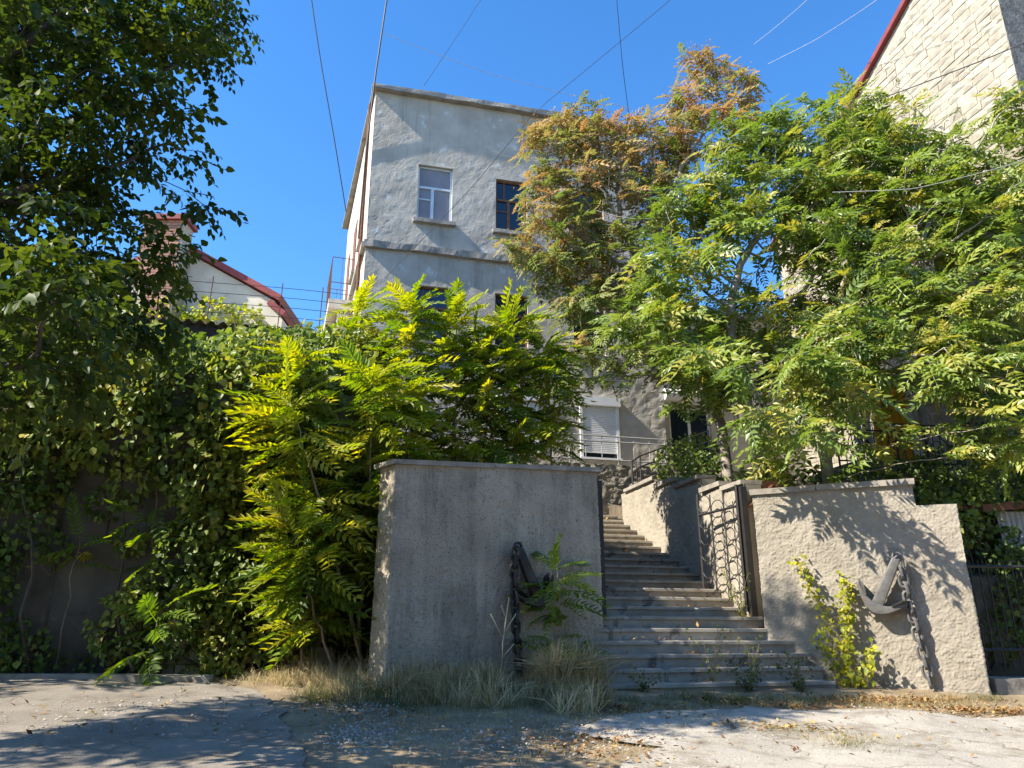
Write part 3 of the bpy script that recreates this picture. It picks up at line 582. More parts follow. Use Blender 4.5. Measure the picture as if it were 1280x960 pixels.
# windows of the upper floors: frame, panes, sill
def window(a, b, c, d, t, kind, parent, sill=True):
    fm = M['frame_blue'] if kind == 'blue' else M['frame_brown']; bw = 0.055; zt_ = c + (d - c) * 0.60; mb = MB()
    T0, T1 = t + 0.10, t + 0.16
    mb.sbox(a, a + bw, T0, T1, c, d); mb.sbox(b - bw, b, T0, T1, c, d); mb.sbox(a + bw, b - bw, T0, T1, d - bw, d); mb.sbox(a + bw, b - bw, T0, T1, c, c + bw)
    mb.sbox(a + bw, b - bw, T0 - 0.012, T1, zt_, zt_ + bw * 1.2); mx = a + (b - a) * (0.44 if kind == 'blue' else 0.42)
    mb.sbox(mx - bw * .8, mx + bw * .8, T0 - 0.006, T1, c + bw, zt_)
    mb.sbox(a + bw, mx - bw, T0 + 0.006, T1 - 0.01, c + (zt_ - c) * 0.66, c + (zt_ - c) * 0.66 + 0.04)
    if kind != 'blue': mb.sbox(a + (b - a) * .26, a + (b - a) * .26 + .04, T0 + 0.004, T1, zt_ + bw * 1.2, d - bw)
    w_ = mb.build('window', fm, parent)
    cells = [(a + bw, mx - bw * .8, c + bw, c + (zt_ - c) * 0.66), (a + bw, mx - bw * .8, c + (zt_ - c) * 0.66 + .04, zt_), (mx + bw * .8, b - bw, c + bw, zt_), (a + bw, b - bw, zt_ + bw * 1.2, d - bw)]
    for x0, x1, y0, y1 in cells:
        mb = MB(); mb.sbox(x0, x1, T0 + 0.032, T0 + 0.04, y0, y1); mb.build('pane', M['blind'] if kind == 'blue' else M['glass'], w_)
    mb = MB(); mb.sbox(a - .02, b + .02, t + 0.19, t + 0.21, c - .02, d + .02); mb.build('backing', M['darkwood'], w_)
    if sill: rough_bar('sill', a - 0.10, b + 0.10, t - 0.14, t + 0.10, c - 0.12, c - 0.005, M['trim'], w_, int(a * 10) + 90, 0.012)
    return w_
for i, o in enumerate(topw): window(*o, FT, 'blue' if i == 0 else 'brown', hs)
for o in midw: window(*o, FT, 'brown', hs)
def shutter(a, b, c, d, t, parent):
    mb = MB(); bw = 0.06
    mb.sbox(a - .02, a + bw, t - 0.05, t + 0.06, c, d); mb.sbox(b - bw, b + .02, t - 0.05, t + 0.06, c, d); mb.sbox(a - .05, b + .05, t - 0.14, t + 0.05, d, d + 0.24); mb.sbox(a - .05, b + .05, t - 0.10, t + 0.05, c - .04, c)
    w_ = mb.build('roller_shutter', M['white'], parent)
    n = 26; zz = np.linspace(c + 0.14, d - 0.002, n + 1); V = []; F = []
    for k in range(n):
        h = zz[k + 1] - zz[k]; o = len(V)
        for s_ in (a + bw, b - bw): V += [W(s_, t - 0.005, zz[k]), W(s_, t - 0.02, zz[k] + h * .35), W(s_, t - 0.02, zz[k] + h * .7), W(s_, t - 0.005, zz[k] + h * .97)]
        F += [(o + j, o + 4 + j, o + 5 + j, o + 1 + j) for j in range(3)]
        if k: F.append((o - 5, o - 1, o + 4, o))
    structure(raw_mesh('slat_curtain', V, F, M['white'], w_), 'stuff')
    mb = MB(); mb.sbox(a + bw, b - bw, t + 0.07, t + 0.09, c, d); mb.build('pane', M['glass'], w_)
for o in shut: shutter(*o, FT - 0.03, hs)
for k in range(1): pass
# annex on the right with the terrace door
an = thing('annex', 'low grey annex with white door canopy behind the right trees', 'house', W(7, 10, 5.5))
AW = [(5.55, 6.85, ZB, 7.75), (5.40, 6.30, 8.95, 10.2), (7.6, 8.5, 8.95, 10.2)]
facade('wall', HS1 + 0.005, 9.78, ZB - 0.2, 10.7, FT + 0.25, AW, M['groundfloor'], 0.1, 0.006, 0.2, an, 67)
mb = MB(); mb.sbox(HS1 + 0.01, 9.77, FT + 0.5, FT + 6, ZB - 0.5, 10.69); mb.build('body', M['groundfloor'], an)
mb = MB(); mb.sbox(HS1 + 0.01, 9.77, FT + 0.1, FT + 6.1, 10.7, 10.85); mb.build('roof', M['trim'], an)
for o in AW[1:]: window(*o, FT + 0.25, 'brown', an)
mb = MB(); a, b, c, d = AW[0]
for x0, x1, y0, y1 in ((a, a + .07, c, d), (b - .07, b, c, d), (a + .07, b - .07, d - .07, d), ((a + b) / 2 - .04, (a + b) / 2 + .04, c, d - .07)): mb.sbox(x0, x1, FT + .33, FT + .39, y0, y1)
dr = mb.build('door', M['white'], an)
for x0, x1 in ((a + .07, (a + b) / 2 - .04), ((a + b) / 2 + .04, b - .07)): mb = MB(); mb.sbox(x0, x1, FT + .36, FT + .37, c, d - .07); mb.build('pane', M['glass'], dr)
mb = MB(); mb.tube([W(5.30, FT - 0.05, 7.98), W(7.15, FT - 0.05, 7.98)], 0.17, 12); mb.sbox(5.32, 7.13, FT - 0.04, FT + 0.24, 7.8, 8.16); mb.build('canopy', M['white'], an)
mb = MB(); mb.tube([W(5.18, FT + 0.10, ZB), W(5.18, FT + 0.10, 8.1)], 0.05, 8); mb.build('downpipe', M['white'], an)

# ------------------------------------------------------------------ stone house on the right: every visible block a part
sh = thing('house', 'tall pale stone house with red roof edge at the right', 'house', (11.0, 16, 3.5))
SC = np.array([10.80, 13.60])
def SWp(d, o=0.0): return SC + ET * d + ES * (-o)          # d away from the street along the side wall, o outwards (left)
def verge(d): return 1.5 + 0.85 * (17.0 + (4.98 - d / 0.85) * 0.51)
mb = MB(); dd = np.linspace(0, 9, 30); V = []
for d in dd: V += [(*SWp(d, 0.0), 3.0), (*SWp(d, 0.0), verge(d) + 0.05)]
mb.add(V, [(2 * i + 2, 2 * i, 2 * i + 1, 2 * i + 3) for i in range(29)]); mb.build('wall_backing', M['mortar'], sh)
bl_m = {}
def block_mesh(w, h, v_):
    k = (round(w, 3), h, v_)
    if k in bl_m: return bl_m[k]
    rr = random.Random(int(w * 1000) + v_); c = 0.012; V = []
    for x, z in ((0, 0), (w, 0), (w, h), (0, h)): V.append((x, 0.05, z))
    for x, z in ((0.006, 0.006), (w - .006, 0.006), (w - .006, h - .006), (0.006, h - .006)): V.append((x + rr.uniform(-.006, .006), -0.012 + rr.uniform(-.006, .006), z + rr.uniform(-.006, .006)))
    V.append((w * rr.uniform(.3, .7), -0.03 + rr.uniform(-.012, .012), h * rr.uniform(.3, .7)))
    F = [(0, 1, 5, 4), (1, 2, 6, 5), (2, 3, 7, 6), (3, 0, 4, 7), (4, 5, 8), (5, 6, 8), (6, 7, 8), (7, 4, 8)]
    me = bpy.data.meshes.new('block'); me.from_pydata(V, [], F); me.materials.append(M['limestone']); bl_m[k] = me; return me
rotw = math.atan2(ET[1], ET[0]) + math.pi                # block x axis runs towards the street, its face -y looks left
cand = []; hB = 0.20; z = 6.0; row = 0; hh_ = {}
while z < 22:
    hB = random.choice((0.17, 0.20, 0.20, 0.24)); hh_[round(z, 4)] = hB
    d = 0.0 + (row % 2) * 0.18; 
    if d > 0: cand.append((0.0, 0.168, z))
    while d < 8.6:
        w_ = random.choice((0.26, 0.32, 0.38, 0.46)); 
        if z + hB < verge(d + w_) - 0.02: cand.append((d, w_ - 0.014, z))
        d += w_
    z += hB; row += 1
def vis(c): return (c[2] > 10.2) and (c[0] < 6.2)
near = [c for c in cand if vis(c)]; near.sort(key=lambda c: abs(c[2] - 15.5) + abs(c[0] - 1.6)); pick = near[:298]; rest = [c for c in cand if c not in set(pick)]
for d, w_, zz in pick:
    o = bpy.data.objects.new('stone_block', block_mesh(w_, hh_[round(zz, 4)] - 0.012, random.randint(0, 3))); COL.objects.link(o); o.parent = sh
    px, py = SWp(d + w_, 0.0); o.location = (px - 11.0, py - 16, zz - 3.5 + random.uniform(-.014, .014)); o.rotation_euler = (0, 0, rotw + math.pi)
    # x axis must run from the far end to the street end
    o.rotation_euler = (random.uniform(-.03, .03), random.uniform(-.035, .035), math.atan2(-ET[1], -ET[0]) + random.uniform(-.03, .03))
mb = MB(); ca, sa = math.cos(math.atan2(-ET[1], -ET[0])), math.sin(math.atan2(-ET[1], -ET[0]))
for d, w_, zz in rest:
    me = block_mesh(w_, hh_[round(zz, 4)] - 0.012, random.randint(0, 3)); px, py = SWp(d + w_, 0.0)
    mb.add([(px + ca * v.co.x - sa * v.co.y, py + sa * v.co.x + ca * v.co.y, zz + v.co.z) for v in me.vertices], [tuple(q.vertices) for q in me.polygons])
structure(mb.build('stone_blocks', M['limestone'], sh), 'stuff')
mb = MB(); e0 = SC; e1 = SC + ES * 9
nx_ = 90; nz_ = 90; xs = np.linspace(0, 9, nx_); zs = np.linspace(3, 21, nz_); XX, ZZ = np.meshgrid(xs, zs)
hgt = 0.05 * np.abs(fbm(XX * 3, ZZ * 3, 77, 3)); Vf = np.stack([SC[0] + ES[0] * XX - ET[0] * (hgt - .0), SC[1] + ES[1] * XX - ET[1] * hgt, ZZ], -1).reshape(-1, 3); I = np.arange(nx_ * nz_).reshape(nz_, nx_)
raw_mesh('front_wall', Vf, np.stack([I[:-1, :-1], I[:-1, 1:], I[1:, 1:], I[1:, :-1]], -1).reshape(-1, 4), M['dark_shade_stone'], sh)  # darker than the side blocks to paint in this face's shade
def verge_bar(o0, o1, h0, h1, a, b, mat, name):
    V = []
    for d in (a, b):
        for o, hh in ((o0, h0), (o1, h0), (o1, h1), (o0, h1)): V.append((*SWp(d, o), verge(d) + hh))
    MB().add(V, [(0, 1, 2, 3), (7, 6, 5, 4), (0, 4, 5, 1), (1, 5, 6, 2), (2, 6, 7, 3), (3, 7, 4, 0)]).build(name, mat, sh)
verge_bar(-0.1, 0.14, 0.05, 0.20, -0.6, 9.3, M['redsheet'], 'roof_verge')
verge_bar(-9.0, -0.1, 0.06, 0.16, -0.6, 9.3, M['redsheet'], 'roof')
# orange porch of that house with its iron railing
po = thing('porch', 'orange-yellow curtained porch with grey posts beside the stone house', 'porch', (8.6, 16.7, 4.5))
mb = MB(); n = 60; V = []
for i in range(n):
    s_ = 7.78 + 0.95 * i / (n - 1); w_ = 0.035 * math.sin(i * 0.9) + 0.02 * math.sin(i * 2.3)
    V += [W(s_, 3.35 + w_, 5.05), W(s_, 3.35 + w_ * 0.6, 6.9)]
mb.add(V, [(2 * i, 2 * i + 2, 2 * i + 3, 2 * i + 1) for i in range(n - 1)]); mb.build('curtain', M['orange'], po, True)
for s_ in (7.5, 7.25): mb = MB(); mb.tube([W(s_, 3.25, 3.9), W(s_, 3.25, 6.95)], 0.09, 10); mb.build('post', M['rail_grey'], po)
mb = MB(); mb.tube([W(8.95, 3.2, 3.9), W(8.95, 3.2, 6.95)], 0.09, 10); mb.build('post', M['rail_grey'], po)
mb = MB(); mb.sbox(7.1, 9.3, 3.0, 4.6, 6.95, 7.1); mb.build('roof', M['trim'], po)
mb = MB(); mb.sbox(7.1, 9.3, 3.1, 4.6, 3.6, 5.03); mb.build('plinth', M['dark_shade_stone'], po)
ir = thing('railing', 'black scrolled iron railing in front of the orange porch', 'railing', W(6.5, 1.3, 4.0))
for zz in (4.55, 5.15, 5.30): mb = MB(); mb.tube([W(5.3, 1.42, zz), W(7.9, 1.2, zz)], 0.016, 5); mb.build('rail', M['iron'], ir)
for k in range(18): a = 5.3 + 2.6 * k / 17; tt = 1.42 - 0.22 * k / 17; mb = MB(); mb.tube([W(a, tt, 3.9), W(a, tt, 5.3)], 0.010 if k % 4 else 0.02, 5); mb.build('bar', M['iron'], ir)
for k in range(3):
    a0 = 5.7 + 0.8 * k; mb = MB(); th = np.linspace(0, 4.2 * math.pi, 40); mb.tube([W(a0 + 0.26 * (1 - q / 16) * math.cos(q), 1.36 - 0.08 * k, 4.85 + 0.26 * (1 - q / 16) * math.sin(q)) for q in th], 0.010, 5); mb.build('scroll', M['iron'], ir)

# house added unseen behind the viewer, to block sky light and deepen the shade
ho = thing('house', 'plain unseen apartment house added behind the viewer to block sky light', 'house', (4, -9, -0.6))
MB().quadbox([(x, y, z) for z in (-2.0, 13.0) for x, y in ((-14, -18), (24, -18), (24, -8), (-14, -8))]).build('wall', M['groundfloor'], ho)
MB().quadbox([(x, y, z) for z in (13.0, 13.3) for x, y in ((-14.4, -18.4), (24.4, -18.4), (24.4, -7.6), (-14.4, -7.6))]).build('roof', M['trim'], ho)
for fl in range(4):
    for k in range(9):
        x = -11.5 + k * 4.0; z = 0.6 + fl * 3.1; w_ = MB().quadbox([(a, b, c) for c in (z, z + 1.6) for a, b in ((x, -8.05), (x + 1.3, -8.05), (x + 1.3, -7.95), (x, -7.95))]).build('window', M['white'], ho)
        MB().quadbox([(a, b, c) for c in (z + .08, z + 1.52) for a, b in ((x + .08, -8.0), (x + 1.22, -8.0), (x + 1.22, -7.94), (x + .08, -7.94))]).build('pane', M['glass'], w_)

# ------------------------------------------------------------------ left: pale gable house with brick chimney, shed with corrugated roof
gh_ = thing('house', 'pale gabled house with dark red roof edge far behind the left trees', 'house', (-13, 28, 5))
GY = 28.0
gp = [(-19.5, 5), (-9.05, 5), (-9.05, 13.3), (-9.5, 13.95), (-9.4, 14.05), (-13.6, 16.45), (-19.5, 13.0)]
V = [(x, GY, z) for x, z in gp] + [(x, GY + 8, z) for x, z in gp]; n = len(gp)
raw_mesh('gable_wall', V, [tuple(range(n)), tuple(range(2 * n - 1, n - 1, -1))] + [(i, n + i, n + (i + 1) % n, (i + 1) % n) for i in range(n)], M['sidewall'], gh_)
def gbar(a, b, w, name):
    a, b = np.array(a, float), np.array(b, float); d = (b - a) / np.linalg.norm(b - a); nn = np.array([-d[1], d[0]]); c = [a, b, b + nn * w, a + nn * w]
    V = [(q[0], GY - 0.25, q[1]) for q in c] + [(q[0], GY + 8.2, q[1]) for q in c]
    raw_mesh(name, V, [(0, 1, 2, 3), (7, 6, 5, 4), (0, 4, 5, 1), (1, 5, 6, 2), (2, 6, 7, 3), (3, 7, 4, 0)], M['redsheet'], gh_)
gbar((-9.2, 14.0), (-13.6, 16.50), -0.24, 'roof_verge'); gbar((-9.0, 13.35), (-9.65, 13.85), -0.22, 'eave_return'); gbar((-13.6, 16.5), (-19.6, 13.05), -0.2, 'roof_verge')
ch = thing('chimney', 'red brick chimney stack with red cap beside the pale gable', 'chimney', (-13.8, 27.4, 13))
mb = MB(); mb.quadbox([(-14.6, 27.05, 12.8), (-13.0, 27.05, 12.8), (-13.0, 27.9, 12.8), (-14.6, 27.9, 12.8), (-14.6, 27.05, 17.1), (-13.0, 27.05, 17.1), (-13.0, 27.9, 17.1), (-14.6, 27.9, 17.1)]); mb.build('core', M['mortar'], ch)
bm_ = bpy.data.meshes.new('brick'); bm_.from_pydata([(x, y, z) for z in (0, .105) for x, y in ((0, 0), (.275, 0), (.275, .06), (0, .06))], [], [(0, 3, 2, 1), (4, 5, 6, 7), (0, 1, 5, 4), (1, 2, 6, 5), (2, 3, 7, 6), (3, 0, 4, 7)]); bm_.materials.append(M['brick'])
for r_ in range(36):
    for k in range(6):
        x = -14.62 + k * 0.285 - (r_ % 2) * 0.14
        if x < -14.65 or x + .275 > -12.94 or (r_ < 12 and k < 2): continue
        o = bpy.data.objects.new('brick', bm_); COL.objects.link(o); o.parent = ch; o.location = (x + 13.8, 27.0 - 27.4, 12.8 + r_ * 0.12 - 13)
mb = MB(); mb.quadbox([(x, y, z) for z in (17.1, 17.32) for x, y in ((-14.75, 26.85), (-12.85, 26.85), (-12.85, 28.0), (-14.75, 28.0))]); mb.build('cap', M['redsheet'], ch)
sd_ = thing('shed', 'dark shed with grey corrugated roof edge above the ivy wall', 'shed', W(-6, 5, 5))
ST = 4.6
V = []; nx_ = 220
for i in range(nx_):
    s_ = -12.5 + 10.0 * i / (nx_ - 1)
    for t, z in ((ST - 0.35, 7.28), (ST + 1.2, 7.62), (ST + 3.0, 7.95)): V.append(W(s_, t, z + 0.04 * math.sin(i * 1.35)))
F = [(i * 3 + k, i * 3 + 3 + k, i * 3 + 4 + k, i * 3 + 1 + k) for i in range(nx_ - 1) for k in range(2)]
raw_mesh('corrugated_roof', V, F, M['asbestos'], sd_, True)
mb = MB(); mb.sbox(-12.4, -2.6, ST, ST + 2.8, 4.0, 7.22); mb.build('wall', M['darkwood'], sd_)
mb = MB(); mb.sbox(-12.45, -2.55, ST - 0.28, ST - 0.2, 7.02, 7.2); mb.build('fascia', M['darkwood'], sd_)
wf = thing('wire_fence', 'wire strands on thin posts above the corrugated shed roof', 'fence', W(-6, 6.2, 7.8))
for k in range(5):
    pts = [W(s_, 6.2, 8.05 + k * 0.24 - 0.03 * math.sin((s_ + 9) * 1.1)) for s_ in np.linspace(-8.2, -3.6, 9)]; mb = MB(); mb.tube(pts, 0.007, 4); mb.build('wire', M['cable'], wf)
for s_ in (-8.2, -6.7, -5.2, -4.3): mb = MB(); mb.tube([W(s_, 6.2, 7.6), W(s_ + .03, 6.2, 9.15)], 0.012, 5); mb.build('post', M['rust'], wf)

# ------------------------------------------------------------------ overgrown retaining wall on the left with limestone blocks
rt = thing('retaining_wall', 'old plastered retaining wall in deep shade behind the left road', 'wall', W(-7, 1.0, 1.0))
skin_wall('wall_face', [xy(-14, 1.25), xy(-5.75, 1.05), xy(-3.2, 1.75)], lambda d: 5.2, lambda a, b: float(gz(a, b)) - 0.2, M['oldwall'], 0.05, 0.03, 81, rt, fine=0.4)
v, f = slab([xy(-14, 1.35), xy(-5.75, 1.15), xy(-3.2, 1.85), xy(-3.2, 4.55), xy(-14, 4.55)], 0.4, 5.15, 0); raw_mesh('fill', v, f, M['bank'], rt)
lb = thing('block_wall', 'low broken wall of pale limestone blocks under the ivy', 'wall', W(-5.0, 0.85, 1.0))
lm = {}
for r_ in range(7):
    for k in range(7):
        w_ = 0.30; s_ = -5.95 + k * 0.31 + (r_ % 2) * 0.15; zz = 0.92 + r_ * 0.205
        top = 6 if k < 1 else 4 if k < 2 else 2 if k < 4 else 3
        if r_ >= top or (k == 3 and r_ > 2): continue
        key = (r_ * 3 + k) % 5
        if key not in lm:
            rr = random.Random(key); me = bpy.data.meshes.new('block'); q = [(x + rr.uniform(-.008, .008), y + rr.uniform(-.012, .012), z + rr.uniform(-.008, .008)) for z in (0, .19) for x, y in ((0, 0), (.293, 0), (.293, .2), (0, .2))]
            me.from_pydata(q, [], [(0, 3, 2, 1), (4, 5, 6, 7), (0, 1, 5, 4), (1, 2, 6, 5), (2, 3, 7, 6), (3, 0, 4, 7)]); me.materials.append(M['limestone']); lm[key] = me
        o = bpy.data.objects.new('stone_block', lm[key]); COL.objects.link(o); o.parent = lb
        px, py, pz = W(s_, 0.78 + 0.06 * random.random() + (0.25 if k > 3 else 0), zz); ox, oy, oz = W(-5.0, 0.85, 1.0); o.location = (px - ox, py - oy, pz - oz); o.rotation_euler = (0, 0, TH + random.uniform(-.03, .03))
mb = MB(); mb.sbox(-5.9, -3.8, 1.12, 1.5, 0.7, 1.45); mb.sbox(-5.9, -5.6, .9, 1.1, 0.7, 2.0); mb.build('core', M['mortar'], lb)

# ------------------------------------------------------------------ gate: posts and leaves
def gate_leaf(label, base, d2, w, h, side):
    o = thing('gate_leaf', label, 'gate', base, 'iron gate leaves'); b0 = np.array(base); d = np.array([d2[0], d2[1], 0]); d /= np.linalg.norm(d)
    def bar(p, q, r=0.018, nm='bar'): mb = MB(); mb.tube([b0 + d * p[0] + (0, 0, p[1]), b0 + d * q[0] + (0, 0, q[1])], r, 6); mb.build(nm, M['iron'], o)
    bar((0, 0.04), (0, h), 0.026, 'stile'); bar((w, 0.0), (w, h + 0.02), 0.026, 'stile'); bar((0, 0.06), (w, 0.06), 0.02, 'rail'); bar((0, h * 0.83), (w, h * 0.83), 0.022, 'rail')
    cols = 3 if side > 0 else 2; cw = w / cols; rr = cw * 0.47
    for c in range(cols):
        if c: bar((c * cw, 0.06), (c * cw, h * 0.98), 0.012)
        for r_ in range(6 if c % 2 else 7):
            zc = 0.06 + (0.5 + r_) * (h * 0.98 - 0.06) / 7 + (0.14 if c % 2 else 0); hh = (h * 0.98) / 14 * 1.0
            th = np.linspace(0, 2 * math.pi, 17); mb = MB(); mb.tube([b0 + d * ((c + .5) * cw + rr * math.cos(q)) + (0, 0, zc + hh * 1.05 * math.sin(q)) for q in th], 0.008, 5, False); mb.build('ring', M['iron'], o)
    return o
gate_leaf('iron gate leaf of rings standing open against the right stair wall', W(2.50, 0.36, 1.78), ET + ES * -0.10, 1.12, 2.0, 1)
gate_leaf('iron gate leaf seen almost edge-on beside the left gate wall', W(0.16, 0.42, 1.78), ET * 1.0 + ES * 0.30, 1.05, 2.0, -1)
for s_, lab, h in ((0.13, 'black square gate post against the left gate wall', 3.72), (2.58, 'black square gate post against the right gate wall', 3.74)):
    mb = MB(); mb.sbox(s_ - 0.05, s_ + 0.05, 0.27, 0.37, 1.70, h, 0.004); tag(mb.build('gate_post', M['iron']), lab, 'post', 'iron gate posts')
mb = MB(); mb.tube([W(2.62, 0.3, 3.42), W(2.9, 0.28, 3.55), W(3.3, 0.55, 3.86)], 0.03, 6); mb.sbox(2.95, 3.4, .5, .56, 3.72, 3.9); tag(mb.build('scrap_iron', M['rust']), 'rusty scrap bar lying over the wall top beside the gate', 'scrap')

# ------------------------------------------------------------------ anchors and chains
def rounded(o, w=0.02):
    m_ = o.modifiers.new('bevel', 'BEVEL'); m_.width = w; m_.segments = 3; m_.limit_method = 'ANGLE'; m_.angle_limit = math.radians(40)
    o.data.polygons.foreach_set('use_smooth', np.ones(len(o.data.polygons), bool)); return o
def anchor(label, base, dx, nrm, top, crown, mat, arm=0.36, fl=1):
    """dx: unit plan vector along the wall, nrm: unit plan vector off the wall; top/crown in (along, up)"""
    o = thing('anchor', label, 'anchor', base); b0 = np.array(base); ex = np.array([*dx, 0.0]); en = np.array([*nrm, 0.0])
    def Pt(a, z, q=0.0): return b0 + ex * a + en * q + (0, 0, z)
    tx, tz = top; cx, cz = crown; ax = np.array([cx - tx, cz - tz]); L = np.linalg.norm(ax); ax /= L; pp = np.array([-ax[1], ax[0]])
    def pt2(l, s_, q): v = np.array([tx, tz]) + ax * l + pp * s_; return Pt(v[0], v[1], q)
    mb = MB()                                                # shank: a tapered flat bar
    ws = [(0, 0.055), (0.12 * L, 0.062), (L * 0.6, 0.070), (L, 0.082)]; V = []
    for l, w_ in ws: V += [pt2(l, -w_, 0.04), pt2(l, w_, 0.04), pt2(l, w_, 0.15), pt2(l, -w_, 0.15)]
    F = [(i * 4 + k, i * 4 + (k + 1) % 4, i * 4 + 4 + (k + 1) % 4, i * 4 + 4 + k) for i in range(3) for k in range(4)] + [(3, 2, 1, 0), (12, 13, 14, 15)]
    mb.add(V, F); rounded(mb.build('shank', mat, o))
    mb = MB(); th = np.linspace(0, 2 * math.pi, 15); mb.tube([pt2(-0.03 + 0.055 * math.cos(q), 0.055 * math.sin(q), 0.10) for q in th], 0.020, 6, False); mb.build('shackle', mat, o)
    # arms: a crescent through the crown
    mb = MB(); V = []; th = np.linspace(-1, 1, 17)
    for q in th:
        l = L + 0.04 - 0.24 * abs(q) ** 2; s_ = arm * q; w_ = 0.062 * (1 - 0.72 * abs(q) ** 1.3) + 0.010
        V += [pt2(l - w_, s_, 0.03), pt2(l + w_, s_ * 1.02, 0.03), pt2(l + w_, s_ * 1.02, 0.17), pt2(l - w_, s_, 0.17)]
    F = [(i * 4 + k, i * 4 + (k + 1) % 4, i * 4 + 4 + (k + 1) % 4, i * 4 + 4 + k) for i in range(16) for k in range(4)] + [(3, 2, 1, 0), tuple(64 + k for k in range(4))]
    mb.add(V, F); rounded(mb.build('arms', mat, o), 0.014)
    for sg in (-1, 1):                                       # flukes: small pointed palms standing off the arm near each tip
        g0 = lambda q: L + 0.04 - 0.24 * q * q - 0.02
        V = [pt2(g0(0.52), sg * arm * 0.52, 0.16), pt2(g0(1.06), sg * arm * 1.06, 0.16), pt2(g0(0.86) - 0.055, sg * arm * 0.80, 0.25), pt2(g0(0.55) - 0.03, sg * arm * 0.52, 0.20), pt2(g0(0.52), sg * arm * 0.52, 0.0), pt2(g0(1.06), sg * arm * 1.06, 0.0), pt2(g0(0.86) - 0.055, sg * arm * 0.80, -0.03), pt2(g0(0.55) - 0.03, sg * arm * 0.52, 0.0)]
        rounded(MB().quadbox(V).build('fluke', mat, o), 0.008)
    return o
def chain(label, pts, mat, link=0.18, r=0.023):
    o = thing('chain', label, 'chain', pts[-1]); P = [np.array(p, float) for p in pts]
    cum = np.concatenate([[0], np.cumsum([np.linalg.norm(b - a) for a, b in zip(P, P[1:])])]); n = int(cum[-1] / (link * 0.66))
    A = np.array(P); base = None
    for i in range(n):
        c = [np.interp((i + 0.5) * link * 0.66, cum, A[:, k]) for k in range(3)]; c2_ = [np.interp((i + 1.0) * link * 0.66, cum, A[:, k]) for k in range(3)]
        dv = Vector(c2_) - Vector(c); dv = dv.normalized() if dv.length > 1e-6 else Vector((0, 0, -1))
        if base is None:
            th = np.linspace(0, 2 * math.pi, 17); q = [(0.052 * math.cos(a), 0, (link / 2 - 0.052) * (1 if math.sin(a) >= 0 else -1) * (1 if abs(math.sin(a)) > .05 else 0) + 0.052 * math.sin(a)) for a in th]
            V, F = tube(q, r, 6, False); me = bpy.data.meshes.new('link'); me.from_pydata([tuple(v) for v in V], [], F); me.materials.append(mat); base = me
        l = bpy.data.objects.new('link', base); COL.objects.link(l); l.parent = o; l.location = np.array(c) - np.array(pts[-1])
        qt = dv.to_track_quat('Z', 'Y'); from mathutils import Quaternion
        l.rotation_mode = 'QUATERNION'; l.rotation_quaternion = qt @ Quaternion((0, 0, 1), math.radians((20 if i % 2 else 110) + random.uniform(-12, 12)))
    return o
# right: k along the wall
def RP(k, o, z): return (*RWp(k, o), z)
anchor('grey iron anchor hung on the sunlit wall right of the stairs', RP(1.85, 0.06, 2.0), RD, RN, (0.02, 0.50), (-0.31, -0.13), M['anchor_grey'], 0.33)
chain('heavy iron chain hanging from the grey anchor on the sunlit wall', [RP(1.89, 0.17, 2.50), RP(1.93, 0.16, 2.1), RP(1.99, 0.12, 1.5), RP(2.06, 0.10, 0.83)], M['anchor_grey'])
def LP(k, o, z): return (*LWp(k, o), z)
anchor('black iron anchor on the shaded wall left of the stairs', LP(1.69, 0.05, 2.08), LD, LN, (0.04, 0.52), (0.33, -0.13), M['iron'], 0.30)
chain('heavy black chain hanging from the anchor on the shaded wall', [LP(1.66, 0.20, 2.60), LP(1.64, 0.20, 2.2), LP(1.68, 0.18, 1.5), LP(1.74, 0.16, 0.90)], M['iron'])

# ------------------------------------------------------------------ iron fence at the right edge
fe = thing('fence', 'dark iron bar fence at the right edge beyond the gate wall', 'fence', (6.6, 11.3, 0.8))
fa, fb = np.array([6.42, 11.25]), np.array([11.0, 11.9])
for zz in (1.29, 2.42): mb = MB(); mb.tube([(*fa, zz), (*fb, zz)], 0.022, 5); mb.build('rail', M['iron'], fe)
for k in range(36):
    q = fa + (fb - fa) * k / 35; mb = MB(); mb.tube([(*q, 1.0 + random.uniform(0, .06)), (*q, 2.5)], 0.010, 5); mb.build('bar', M['iron'], fe)
kerb('kerb', [(6.4, 10.9), (7.4, 11.0), (9, 11.2), (12, 11.6)], 0.3, 0.17, M['cap'])
rs_ = thing('lean_to', 'rusty sheet roof edge over a pale rag behind the right fence', 'lean-to', (7.7, 12.3, 2.6))
MB().quadbox([(7.35, 12.0, 3.30), (9.5, 12.2, 3.52), (9.5, 13.2, 3.7), (7.35, 13.0, 3.5), (7.35, 12.0, 3.42), (9.5, 12.2, 3.64), (9.5, 13.2, 3.74), (7.35, 13.0, 3.54)]).build('roof_sheet', M['rust'], rs_)
mb = MB(); n = 30; V = []
for i in range(n): x = 7.66 + 0.5 * i / (n - 1); V += [(x, 12.15 + 0.03 * math.sin(i * 1.3), 2.45 + 0.1 * math.sin(i * .7)), (x, 12.2 + 0.015 * math.sin(i * 1.3), 3.34)]
mb.add(V, [(2 * i, 2 * i + 2, 2 * i + 3, 2 * i + 1) for i in range(n - 1)]); mb.build('rag', M['rail_grey'], rs_, True)

